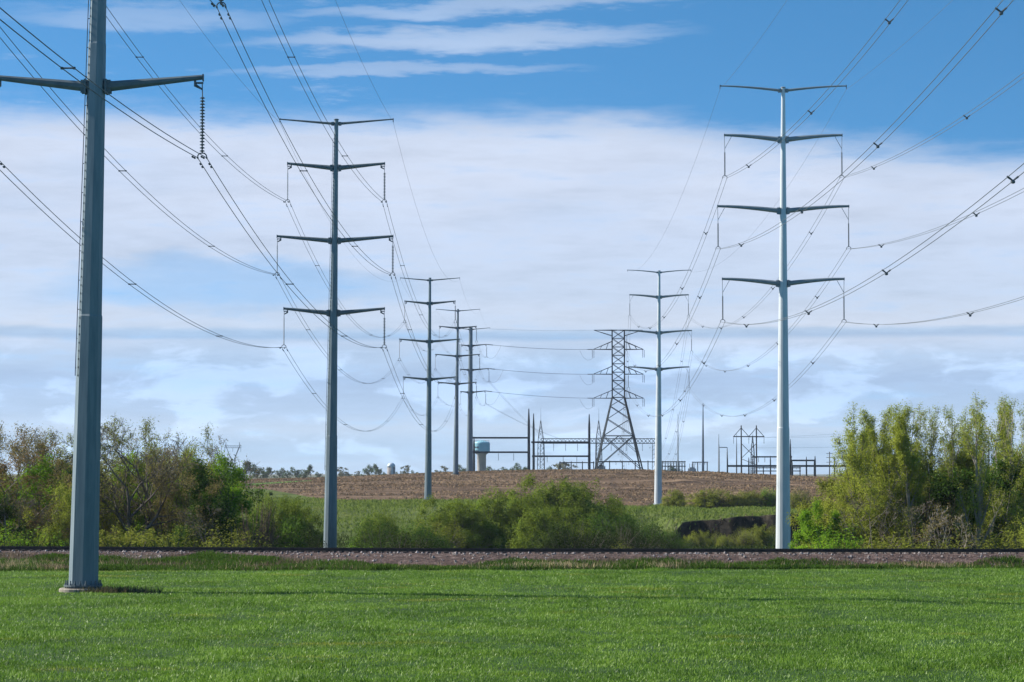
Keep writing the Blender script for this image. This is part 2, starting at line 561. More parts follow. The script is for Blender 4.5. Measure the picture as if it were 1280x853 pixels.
M['shaded_field_soil'] = mat_field('shaded_field_soil', [(.35, (.018, .04, .008)), (.6, (.035, .08, .012))], 0.3, 2.5)  # shade between the crop blades painted in as a dark green ground colour
M['ballast'] = mat_field('ballast', [(.33, (.028, .018, .016)), (.47, (.082, .055, .048)), (.56, (.135, .093, .080)), (.70, (.28, .22, .20))], 2.0, 6.0, bump=0.8)
M['bank_soil'] = mat_field('bank_soil', [(.35, (.020, .022, .010)), (.5, (.05, .042, .026)), (.65, (.10, .075, .055))], 0.5, 3.0)
M['valley'] = mat_valley('valley')
M['stubble'] = mat_field('stubble', [(.36, (.034, .020, .011)), (.46, (.080, .049, .029)), (.55, (.138, .090, .054)), (.66, (.26, .18, .11))], 0.07, 0.55, (0.45, 1.6, 1), 0.6)
M['yard'] = mat_field('yard', [(.35, (.16, .15, .13)), (.65, (.26, .24, .21))], 0.05, 0.6)
M['plain'] = mat_field('plain', [(.35, (.05, .075, .025)), (.5, (.10, .10, .05)), (.65, (.15, .12, .08))], 0.002, 0.02)
M['green_strip'] = mat_field('green_strip', [(.35, (.06, .14, .02)), (.65, (.10, .22, .035))], 0.1, 0.8)


# ------------------------------------------------------------------ ground sheets
def halfwidth(Y):
    return 62 + 0.34 * np.abs(Y)


U = np.linspace(-1, 1, 420)
U = np.sign(U) * np.abs(U) ** 1.25


def curve_rows(fn):
    Y = np.full_like(U, 300.0) if not callable(fn) else None
    if not callable(fn):
        return np.full_like(U, float(fn))
    Y = np.full_like(U, 160.0)
    for _ in range(12):
        Y = fn(U * halfwidth(Y))
    return Y


def ground_sheet(name, a, b, rows, mat, kind='structure', power=1.0):
    A, B = curve_rows(a), curve_rows(b)
    t = (np.linspace(0, 1, rows + 1) ** power)[:, None]
    Y = A[None, :] * (1 - t) + B[None, :] * t
    X = U[None, :] * halfwidth(Y)
    Z = height(X, Y)
    n = len(U)
    V = np.stack([X, Y, Z], -1).reshape(-1, 3)
    i = np.arange(rows)[:, None] * n + np.arange(n - 1)[None, :]
    Fc = np.stack([i, i + 1, i + 1 + n, i + n], -1).reshape(-1, 4)
    o = np_mesh(name, V, Fc, mat, smooth=True)
    tag(o, kind=kind)
    return o


def stub_lower(X):
    X = np.asarray(X, float)
    return 534 + 75 * sst(-36, -64, X) - 14 * sst(8, 30, X) * (1 - sst(38, 50, X)) + 14 * sst(60, 100, X) + (vnoise(X * 0.15, X * 0, 21) - .5) * 6


def ballast_edge(X):
    X = np.asarray(X, float)
    mid = np.exp(-((X + 7) / 5.5) ** 2)
    return track_y(X) - 4.0 - 2.4 * mid - 1.2 * (vnoise(X * 0.35, X * 0, 61) - .5) - 0.6 * (vnoise(X * 1.4, X * 0, 62) - .5)


ground_sheet('crop_field', -90, edge_y, 70, M['shaded_field_soil'])
ground_sheet('railway_bank', edge_y, ballast_edge, 12, M['bank_soil'])
ground_sheet('ballast_bed', ballast_edge, lambda X: track_y(X) + 4.2, 16, M['ballast'])
ground_sheet('valley_ground', lambda X: track_y(X) + 4.2, lambda X: bank_y(X) - 3, 90, M['valley'])
ground_sheet('creek_bank', lambda X: bank_y(X) - 3, lambda X: bank_y(X) + 2, 30, M['valley'])
ground_sheet('pasture_ground', lambda X: bank_y(X) + 2, stub_lower, 50, M['valley'])
ground_sheet('harvested_field', stub_lower, 850, 70, M['stubble'])
ground_sheet('substation_yard', 850, 1150, 16, M['yard'])
ground_sheet('far_plain', 1150, 14000, 50, M['plain'], power=2.2)

# strip of green grass let into the brown field, far left
gx = np.linspace(0, 1, 60)[None, :]; gt = np.linspace(-1, 1, 14)[:, None]
cx = -86 + 32 * gx + 0 * gt
cy = 628 + 62 * gx ** 1.3 + gt * (26 - 22 * gx)
V = np.stack([cx, cy, height(cx, cy) + 0.06], -1).reshape(-1, 3)
i = np.arange(13)[:, None] * 60 + np.arange(59)[None, :]
tag(np_mesh('grass_strip', V, np.stack([i, i + 1, i + 61, i + 60], -1).reshape(-1, 4), M['green_strip'], smooth=True), kind='structure')


# ------------------------------------------------------------------ blades: grass, weeds, straw, residue (stuff)
def blades(rs, P, h, w, lean, tip=0.25):
    n = len(P)
    a = rs.uniform(0, 2 * np.pi, n); b = rs.uniform(0, 2 * np.pi, n)
    W = np.stack([np.cos(a), np.sin(a), 0 * a], -1) * (w * rs.uniform(.6, 1.3, n))[:, None] * 0.5
    hh = h * rs.uniform(.55, 1.25, n)
    l = lean * rs.uniform(0.1, 1.0, n)
    T = np.stack([np.cos(b) * hh * l, np.sin(b) * hh * l, hh * np.sqrt(np.maximum(0.05, 1 - 0.6 * l * l))], -1)
    V = np.stack([P - W, P + W, P + T + W * tip, P + T - W * tip], 1).reshape(-1, 3)
    return V, np.arange(4 * n).reshape(n, 4)


def scatter(name, seed, n, y0, y1, hwf, h, w, lean, mat, keep=None, hfun=None, sink=0.02, tip=0.25):
    rs = np.random.RandomState(seed)
    Y = y0 + (y1 - y0) * rs.uniform(0, 1, n)
    X = rs.uniform(-1, 1, n) * hwf(Y)
    if keep is not None:
        k = keep(X, Y, rs)
        X, Y = X[k], Y[k]
    P = np.stack([X, Y, height(X, Y) - sink], -1)
    H = h if hfun is None else h * hfun(X, Y)
    V, Fc = blades(rs, P, H, w, lean, tip)
    o = np_mesh(name, V, Fc, mat)
    tag(o, kind='stuff')
    return o


def wide(Y):
    return 0.25 * Y + 4


def pole_clear(X, Y):
    return ((X + 21.85) / 1.4) ** 2 + ((Y - 130) / 1.4) ** 2 > 1


def crop_keep(X, Y, rs):
    near = Y < edge_y(X) + 0.1
    dens = 0.30 + 0.70 * sst(.25, .6, vnoise(X * 0.6, Y * 0.45, 31))
    # thinner, trampled ground to the right of the pole base
    tr = np.exp(-((X + 20.0) / 2.0) ** 2 - ((Y - 129.4) / 1.1) ** 2)
    return near & pole_clear(X, Y) & (rs.uniform(0, 1, len(X)) < dens * (1 - 0.85 * tr))


def crop_h(X, Y):
    return 0.62 + 0.5 * vnoise(X * 0.16, Y * 0.16, 33) + 0.55 * vnoise(X * 0.8, Y * 0.8, 34) ** 2 + 0.9 * sst(.80, .95, vnoise(X * 0.33, Y * 0.33, 35))


o = scatter('grass', 1, 1700000, 52, 162, wide, 0.115, 0.036, 1.5, M['grass_blades'], crop_keep, crop_h)
tag(o, 'short bright green grass crop covering the near field', 'grass')


def weed_mask(X, Y):
    Ye = edge_y(X); Yt = track_y(X)
    s = (Y - Ye) / (ballast_edge(X) - Ye)
    return s


def weeds_keep(X, Y, rs):
    s = weed_mask(X, Y)
    n = vnoise(X * 0.22, Y * 0.5, 41) * 0.7 + vnoise(X * 1.1, Y * 1.1, 42) * 0.3
    top = 0.60 + 0.50 * vnoise(X * 0.3, X * 0, 43)
    return (s > -0.02) & (s < top) & (rs.uniform(0, 1, len(X)) < sst(.25, .5, n) + 0.35)


o = scatter('weeds', 2, 520000, 154, 176, wide, 0.30, 0.075, 1.1, M['weed_leaf'], weeds_keep,
            lambda X, Y: 0.5 + 1.0 * vnoise(X * 0.5, Y * 0.5, 44) ** 2)
tag(o, 'dark green weeds growing along the foot of the railway bank', 'weeds')


def stalk_keep(X, Y, rs):
    s = weed_mask(X, Y)
    n = vnoise(X * 0.28 + 7, Y * 0.6, 46)
    return (s > 0.0) & (s < 0.98) & (rs.uniform(0, 1, len(X)) < sst(.40, .70, n) * 0.8 + 0.15)


o = scatter('dead_weeds', 3, 90000, 154, 176, wide, 0.32, 0.04, 0.9, M['dry_stalk'], stalk_keep)
tag(o, 'dead brown weed stalks mixed in along the railway bank', 'weeds')


def straw_keep(X, Y, rs):
    s = weed_mask(X, Y)
    c = np.exp(-((X - 2.2) / 2.6) ** 2) + .55 * np.exp(-((X - 9.5) / 1.8) ** 2) + .45 * np.exp(-((X + 31) / 2.0) ** 2) + .5 * np.exp(-((X - 26) / 2.0) ** 2) + .05
    return (s > 0.0) & (s < 0.62) & (rs.uniform(0, 1, len(X)) < c * (0.25 + 0.75 * vnoise(X * 1.3, Y * 1.0, 47)))


o = scatter('straw', 4, 130000, 154, 172, wide, 0.42, 0.04, 0.7, M['straw'], straw_keep)
tag(o, 'pale straw coloured dry grass on the railway bank', 'dry grass')


def resid_keep(X, Y, rs):
    n = vnoise(X * 0.03, Y * 0.10, 51) * .6 + vnoise(X * 0.4, Y * 0.4, 52) * .4
    return (Y > stub_lower(X) + 1) & (rs.uniform(0, 1, len(X)) < sst(.30, .70, n))


o = scatter('corn_residue', 5, 150000, 525, 800, lambda Y: 0.235 * Y, 0.24, 0.30, 1.1, M['residue'], resid_keep, tip=0.7)
tag(o, 'pale tan crop residue scattered over the brown harvested field', 'crop residue')


def past_keep(X, Y, rs):
    n = vnoise(X * 0.07, Y * 0.07, 55)
    return (Y < stub_lower(X) - 1) & (Y > bank_y(X) - 0.25) & (rs.uniform(0, 1, len(X)) < 0.4 + 0.6 * n)


M['pasture_leaf'] = mat_leaf('pasture_leaf', (0.095, 0.14, 0.026), (0.2, 0.26, 0.055), (0.22, 0.22, 0.08), 0.35, 0.08)
def base_keep(X, Y, rs):
    r = np.hypot(X + 21.85, Y - 130)
    tail = np.exp(-((X + 20.6) / 0.95) ** 2 - ((Y - 129.2) / 0.55) ** 2) + .35 * np.exp(-((X + 18.9) / 0.8) ** 2 - ((Y - 129.4) / 0.5) ** 2)
    return (r > 1.2) & (rs.uniform(0, 1, len(X)) < tail)


def near_base(Y):
    return 0 * Y + 26


M['base_weed'] = mat_leaf('base_weed', (.045, .045, .022), (.17, .155, .08), None, .2, .6)
o = scatter('trampled_weeds', 8, 120000, 127.6, 131.6, near_base, 0.34, 0.045, 1.0, M['base_weed'], base_keep)
tag(o, 'dead brown weeds beside the concrete base of the nearest pole', 'weeds')
o = scatter('bank_roots', 11, 26000, 404, 422, lambda Y: 0.15 * Y, 0.55, 0.14, 1.6, M['dry_stalk'],
            lambda X, Y, rs: (X > 23) & (np.abs(Y - bank_y(X) + .4) < 1.0) & (rs.uniform(0, 1, len(X)) < sst(.35, .7, vnoise(X * .6, Y * .6, 71))))
tag(o, 'roots and dead stems hanging on the eroded creek bank', 'roots')
o = scatter('pasture_grass', 6, 90000, 395, 545, lambda Y: 0.23 * Y, 0.45, 0.28, 0.9, M['pasture_leaf'], past_keep)
tag(o, 'rough green grass on the shelf below the brown field', 'grass')
M['leaf_painted_shade'] = mat_leaf('leaf_painted_shade', (.022, .040, .010), (.060, .085, .020), None, .25, .2)  # leaf colour darkened to paint shade into the hollow and its undergrowth
o = scatter('valley_undergrowth', 7, 90000, 174, 412, lambda Y: 0.24 * Y, 0.8, 0.16, 0.9, M['leaf_painted_shade'], lambda X, Y, rs: rs.uniform(0, 1, len(X)) < sst(.3, .6, vnoise(X * 0.1, Y * 0.1, 57)))
tag(o, 'dark undergrowth on the low ground behind the railway', 'undergrowth')

# loose pale stones on the ballast shoulder
rs = np.random.RandomState(9)
n = 2400
X = rs.uniform(-1, 1, n) * 50; Yt = track_y(X); Y = Yt - rs.uniform(1.3, 6.0, n)
C = np.stack([X, Y, height(X, Y) + 0.02], -1)
size = 0.035 + 0.07 * rs.uniform(0, 1, n) ** 3
oct_ = np.array([(1, 0, 0), (-1, 0, 0), (0, 1, 0), (0, -1, 0), (0, 0, 1), (0, 0, -1)], float)
D = oct_[None] * size[:, None, None] * rs.uniform(.6, 1.6, (n, 6, 1))
V = (C[:, None] + D).reshape(-1, 3)
tri = np.array([(0, 2, 4), (2, 1, 4), (1, 3, 4), (3, 0, 4), (2, 0, 5), (1, 2, 5), (3, 1, 5), (0, 3, 5)])
o = np_mesh('ballast_stones', V, (np.arange(n)[:, None, None] * 6 + tri[None]).reshape(-1, 3), M['stone'])
tag(o, 'loose pinkish grey stones of the railway ballast', 'stones', kind='stuff')

# ------------------------------------------------------------------ railway track
trk = thing('railway_track', 'dark rusty railway track running across on its gravel bed', 'railway', (0, float(track_y(0)), 0.8))
xs = np.linspace(-75, 75, 61)
for off in (-0.76, 0.76):
    mb = MB()
    prof = [(-.07, 0), (.07, 0), (.07, .02), (.012, .035), (.012, .13), (.037, .14), (.037, .185), (-.037, .185), (-.037, .14), (-.012, .13), (-.012, .035), (-.07, .02)]
    rings = []
    for x in xs:
        b = len(mb.v)
        for py, pz in prof:
            mb.v.append(Vector((x, float(track_y(x)) + off + py, 0.86 + pz)))
        rings.append(b)
    k = len(prof)
    for a, b in zip(rings, rings[1:]):
        for i in range(k):
            j = (i + 1) % k
            mb.f.append((a + i, b + i, b + j, a + j))
    mb.build('rail', M['rail'], trk)
mb = MB()
x = -74.0
while x < 74:
    mb.box((x, float(track_y(x)), 0.80), (0.23, 2.6, 0.12))
    x += 0.54
tag(mb.build('sleepers', M['sleeper'], trk), kind='stuff')


# ------------------------------------------------------------------ transmission poles
def disc_insulator(mb, top, L, discs, r):
    prof = [(.025, 0)]
    for i in range(discs):
        z = -L * (i + .5) / discs
        d = L / discs
        prof += [(.035, z + d * .42), (r, z + d * .05), (r * .95, z - d * .12), (.05, z - d * .2), (.03, z - d * .45)]
    prof.append((.025, -L))
    mb.disc_stack(top, prof, 10)


def yoke(mb, p):
    """small steel arch that carries two conductor clamps; p is the clamp level"""
    z = p.z
    for s in (-1, 1):
        mb.tube([(p.x, p.y, z + .24), (p.x + s * .13, p.y, z + .22), (p.x + s * .22, p.y, z + .12), (p.x + s * .23, p.y, z)], .035, 5)
        mb.tube([(p.x + s * .23, p.y - .16, z - .03), (p.x + s * .23, p.y, z + .02), (p.x + s * .23, p.y + .16, z - .03)], [.035, .05, .035], 5)


CLAMPS = {}


def make_pole(key, label, base, top, H_px, arms, mats, style, r_base, r_top, sides=12, group='steel transmission poles', phase=0.5, ladder=False, skip_left=False):
    """monopole with pairs of tapered arms; arms = [(dz below top, left length, right length, carries an insulator)]"""
    shaft_m, arm_m = mats
    root = thing('transmission_pole', label, 'transmission pole', base, group)
    B = Vector(base); T = Vector(top); H = T.z - B.z
    ax = lambda t: B.lerp(T, t)
    rad = lambda t: r_base + (r_top - r_base) * t
    mb = MB()
    ts = [0.0, .30, .302, .60, .602, 1.0]
    add = [.03, .03, 0, 0, -.02, -.02]
    mb.tube([ax(t) for t in ts], [rad(t) + a for t, a in zip(ts, add)], sides, phase=phase)
    shaft = mb.build('shaft', shaft_m, root)
    MB().disc_stack(T, [(r_top + .04, -.03), (r_top + .04, .06), (r_top * .5, .12)], sides).build('cap', arm_m, root)
    for i, (dz, ll, lr, kind) in enumerate(arms):
        t = 1 - dz / H
        c = ax(t); r = rad(t)
        for s, ln in ((-1, ll), (1, lr)):
            if not ln: continue
            rise = 0.50 if ln > 4 else 0.3
            p0 = c + Vector((s * r * .9, 0, 0)); p1 = c + Vector((s * ln, 0, rise))
            thick = (0.15, 0.07) if kind == 'shield' else (0.28, 0.13)
            n = 7; pts = []; rr = []
            for k in range(n):
                u = k / (n - 1)
                bow = (1 - (1 - u) ** 1.6) if style == 'curved' else u
                pts.append(Vector((p0.x + (p1.x - p0.x) * u, c.y, p0.z + (p1.z - p0.z) * bow)))
                rr.append(thick[0] + (thick[1] - thick[0]) * u)
            arm = MB().tube(pts, rr, 8, phase=0.5, flat=1.0).build('arm', arm_m, root)
            pl = MB()
            hh = 0.75 if kind != 'shield' else 0.4
            pl.box((c.x + s * (r + .06), c.y, c.z), (.10, r * 1.5, hh)).box((c.x + s * (r + .20), c.y - .2, c.z), (.20, .05, hh * .9)).box((c.x + s * (r + .20), c.y + .2, c.z), (.20, .05, hh * .9))
            pl.build('mounting_plate', arm_m, arm)
            e = p1
            side = 'left' if s < 0 else 'right'
            if kind == 'shield':
                MB().box((e.x - s * .02, e.y, e.z + .01), (.08, .18, .2)).bar((e.x, e.y, e.z), (e.x, e.y, e.z - .36), .045, .03).build('hanger_bracket', M['hardware'], arm)
                CLAMPS[(key, i, side)] = Vector((e.x, e.y, e.z - .36))
                continue
            if style == 'curved':
                hb = MB()
                apex = Vector((e.x - s * .05, e.y, e.z - 1.45))
                hb.box((e.x, e.y, e.z - .02), (.06, .26, .30))
                hb.bar((e.x - s * .02, e.y, e.z - .1), apex, .028).bar((e.x - s * .75, e.y, e.z - .18), apex, .028).bar(apex, apex - Vector((0, 0, .35)), .03)
                hb.build('hanger_bracket', M['pale_steel'], arm)
                it = apex - Vector((0, 0, .35))
                mb = MB(); L = 2.45
                prof = [(.03, 0), (.07, -.05)]
                for q in range(24):
                    z = -.08 - (L - .16) * q / 24
                    prof += [(.055, z), (.085, z - .04), (.055, z - .06)]
                prof += [(.06, -L + .05), (.03, -L)]
                mb.disc_stack(it, prof, 8).build('insulator_rod', M['polymer'], arm)
                low = it - Vector((0, 0, L))
            else:
                hb = MB()
                hb.box((e.x, e.y, e.z - .03), (.06, .30, .36))
                hb.tube([(e.x - s * .42, e.y, e.z - .16), (e.x - s * .40, e.y, e.z - .42), (e.x - s * .06, e.y, e.z - .62)], [.06, .10, .05], 6)
                hb.box((e.x - s * .2, e.y, e.z - .30), (.42, .06, .10)).bar((e.x - s * .05, e.y, e.z - .3), (e.x - s * .03, e.y, e.z - 1.0), .03)
                hb.build('hanger_bracket', M['hardware'], arm)
                it = Vector((e.x - s * .03, e.y, e.z - 1.0))
                L = 2.9
                mb = MB()
                if s > 0:
                    disc_insulator(mb, it, L, 18, .135)
                    mb.build('insulator_string', M['porcelain'], arm)
                else:
                    disc_insulator(mb, it, L, 30, .075)
                    mb.build('insulator_rod', M['grey_polymer'], arm)
                low = it - Vector((0, 0, L))
            cl = low - Vector((0, 0, .26))
            mb = MB(); mb.bar(low, low - Vector((0, 0, .05)), .04); yoke(mb, cl)
            mb.build('yoke', M['hardware'], arm)
            CLAMPS[(key, i, side)] = cl
    if ladder:
        zz = np.arange(11.0, H - 1.5, 0.42)
        f = lambda z: ax(z / H) + Vector((-rad(z / H) * .80, -rad(z / H) * .66, 0))
        pts, rr = [], []
        for z in zz:
            for dz, r in ((-.05, .02), (-.045, .045), (.045, .045), (.05, .02)):
                pts.append(f(z + dz)); rr.append(r * .7)
        MB().tube(pts, rr, 5).build('step_strip', arm_m, root)
        mb = MB()
        g = lambda z: ax(z / H) + Vector((-rad(z / H) - .08, 0, 0))
        mb.tube([g(11.0), g(18), g(26), g(34), g(H - 2)], .022, 5)
        for z in np.arange(11.4, H - 2, 1.5):
            p = g(z); mb.bar(p, p + Vector((.12, 0, 0)), .02, None, 4)
        mb.build('climbing_rail', M['dark_steel'], root)
    bp = MB()
    bp.disc_stack(B, [(r_base + .26, .27), (r_base + .26, .36)], 24)
    for k in range(20):
        a = 2 * math.pi * k / 20
        p = B + Vector((math.cos(a) * (r_base + .17), math.sin(a) * (r_base + .17), 0))
        bp.bar(p + Vector((0, 0, .16)), p + Vector((0, 0, .58)), .032, .032, 6)
        bp.disc_stack(p, [(.06, .36), (.06, .44)], 6)
    bp.build('base_plate', arm_m if shaft_m is M['weathered_steel'] else shaft_m, root)
    MB().disc_stack(B, [(r_base + .50, -.8), (r_base + .50, .14), (r_base + .45, .19)], 28).build('foundation', M['concrete'], root)
    return root


LA = [(.43, 6.1, 6.15, 'shield'), (5.23, 5.2, 5.3, 'line'), (13.1, 6.2, 6.3, 'line'), (20.9, 5.35, 5.5, 'line')]
RA = [(.30, 6.65, 6.65, 'shield'), (5.5, 6.2, 6.2, 'line'), (13.0, 6.9, 6.9, 'line'), (20.65, 6.4, 6.4, 'line')]
old = (M['weathered_steel'], M['arm_steel']); new = (M['bright_steel'], M['bright_arm'])


def pole_at(key, label, bx, tx, ty, Y, arms, mats, style, rb, rt, **kw):
    b = ground(bx, Y)
    t = at(tx, ty, Y)
    return make_pole(key, label, b, t, 0, arms, mats, style, rb, rt, **kw)


b1 = Vector((at(104, 738, 130).x, 130, hz(-21.9, 130)))
t1 = Vector((b1.x + .80, 130, 46.75))
make_pole('A', 'nearest and thickest grey steel pole, its concrete base standing in the green crop', b1, t1, 0, LA, old, 'straight', .72, .27, ladder=True, sides=8, phase=0.88)
pole_at('B', 'dark steel pole with four arm pairs rising just behind the track beside the willow hollow', 412.5, 420.5, 150, 273, LA, old, 'straight', .73, .235, ladder=True, sides=12)
pole_at('C', 'dark steel pole standing at the lower edge of the brown field, before two slimmer poles', 535, 537.5, 348, 524, LA, old, 'straight', .74, .27)
pole_at('D', 'slim dark steel pole with four arm pairs on the small green patch at the crest', 569.5, 572.5, 387, 712, LA, old, 'straight', .74, .28)
pole_at('E', 'thick short armed steel pole on the crest, its wires leading across to the lattice tower', 587, 588.5, 410, 819,
        [(.5, 3.2, 6.2, 'shield'), (5.8, 3.1, 5.2, 'strain'), (13.6, 3.4, 6.0, 'strain'), (20.8, 3.2, 5.0, 'strain')], old, 'straight', 1.03, .62)
pole_at('R', 'brightly lit white steel pole rising behind the track beside the eroded creek bank', 978.3, 979, 110, 266, RA, new, 'curved', .78, .22, sides=16)
pole_at('S', 'pale steel pole at the foot of the brown field, partly before the lattice tower', 822.5, 824, 339, 533, RA, new, 'curved', .80, .27, sides=16)

SHORT = {'A': 'nearest pole', 'B': 'dark pole behind track', 'C': 'pole at brown field edge', 'D': 'slim crest pole', 'E': 'thick crest pole',
         'R': 'white pole behind the track', 'S': 'pale pole before the lattice tower'}
ARM = ['top', 'upper', 'middle', 'lowest']


def sag_curve(p, q, C, n=28):
    d = (Vector((q.x, q.y, 0)) - Vector((p.x, p.y, 0))).length
    pts = []
    for i in range(n + 1):
        t = i / n
        v = p.lerp(q, t)
        v.z -= (d * d / (2 * C)) * t * (1 - t)
        pts.append(v)
    return pts


def span(p, q, label, C, twin, mat, gaps=(), style='bar', r=.021, group='overhead conductors', n=28, damp=True):
    """one span of conductor: a thing of its own, with its wires, spacers and dampers as parts"""
    root = thing('power_line' if twin else 'shield_wire', label, 'power line' if twin else 'shield wire', p, group)
    cs = sag_curve(p, q, C, n)
    L = (q - p).length
    offs = (-.23, .23) if twin else (0,)
    for o in offs:
        MB().tube([c + Vector((o, 0, 0)) for c in cs], r, 5).build('conductor' if twin else 'wire', mat, root)
    f = lambda t: (lambda v: (setattr(v, 'z', v.z - ((Vector((q.x, q.y, 0)) - Vector((p.x, p.y, 0))).length ** 2 / (2 * C)) * t * (1 - t)), v)[1])(p.lerp(q, t))
    for gpos in gaps:
        c = f(gpos)
        mb = MB()
        if style == 'bar':
            mb.bar(c + Vector((-.27, 0, 0)), c + Vector((.27, 0, 0)), .035, None, 5)
            for s in (-1, 1): mb.box(c + Vector((s * .23, 0, 0)), (.09, .13, .09))
        else:
            for s in (-1, 1):
                mb.tube([c + Vector((s * .27, 0, .04)), c + Vector((s * .22, 0, .0)), c + Vector((0, 0, -.17))], [.035, .055, .04], 6)
            mb.disc_stack(c + Vector((0, 0, -.30)), [(.04, 0), (.10, .03), (.11, .12), (.05, .16)], 8)
        mb.build('spacer', M['hardware'], root)
    if damp and twin and style == 'bar':
        for end, sg in ((0.0, 1), (1.0, -1)):
            for o in offs:
                for k in (1.1, 1.8):
                    c = f(end + sg * k / L) + Vector((o, 0, -.09))
                    ys = (-.20, -.10, -.09, -.03, -.03, .03, .03, .09, .10, .20)
                    MB().tube([c + Vector((0, y, 0)) for y in ys], [.04, .045, .014, .014, .06, .06, .014, .014, .045, .04], 6).build('vibration_damper', M['hardware'], root)
    return root


def gaps_for(L, step, first):
    out = []; d = first
    while d < L - 12:
        out.append(d / L); d += step
    return out


# left line: from a pole behind the camera to A, B, C, D, E
YL0 = 34.0
for i in range(4):
    for side in ('left', 'right'):
        a = CLAMPS[('A', i, side)]
        p0 = a + Vector((-1.6, YL0 - 130, 0.0))
        if i == 0:
            span(a, p0, f'thin wire from the top {side} arm tip of the nearest pole running out of view', 1300, False, M['conductor'], r=.012, group='shield wires')
        else:
            span(a, p0, f'twin wires from the {ARM[i]} {side} arm of the nearest pole running out of view', 950, True, M['conductor'], gaps_for(96, 42, 36))
for ka, kb, C in (('A', 'B', 900), ('B', 'C', 985), ('C', 'D', 1000), ('D', 'E', 1000)):
    for i in range(4):
        for side in ('left', 'right'):
            a, b = CLAMPS[(ka, i, side)], CLAMPS[(kb, i, side)]
            if i == 0:
                span(a, b, f'thin wire at {side} tips, {SHORT[ka]} to {SHORT[kb]}', C * 1.4, False, M['conductor'], r=.012, group='shield wires')
            else:
                first = 44 if ka == 'A' else 38
                span(a, b, f'twin wires at {ARM[i]} {side} arms, {SHORT[ka]} to {SHORT[kb]}', C, True, M['conductor'], gaps_for((b - a).length, 46 if ka == 'A' else 52, first))

# right line: out of view on the right, R, S, then down to the substation gantry
for i in range(4):
    for side in ('left', 'right'):
        a = CLAMPS[('R', i, side)]
        p0 = a + Vector((0.6, 74 - 266, 0.0))
        if i == 0:
            span(a, p0, f'thin wire from the white pole top {side} arm tip running out of view', 1700, False, M['pale_conductor'], r=.012, group='shield wires')
            b = CLAMPS[('S', i, side)]
            span(a, b, f'thin wire at top {side} tips from the white pole to the pale pole', 1700, False, M['pale_conductor'], r=.012, group='shield wires')
        else:
            sh = {'left': 0, 'right': -3}[side]
            span(a, p0, f'twin wires from the {ARM[i]} {side} arm of the white pole running out of view', 1200, True, M['pale_conductor'], [(26 + sh) / 192, (75 + sh) / 192, (114 + sh) / 192, (152 + sh) / 192], 'vee', r=.020)
            b = CLAMPS[('S', i, side)]
            span(a, b, f'twin wires at {ARM[i]} {side} arms from the white pole to the pale pole', 1150, True, M['pale_conductor'], gaps_for(267, 48, 30), 'vee', r=.020)


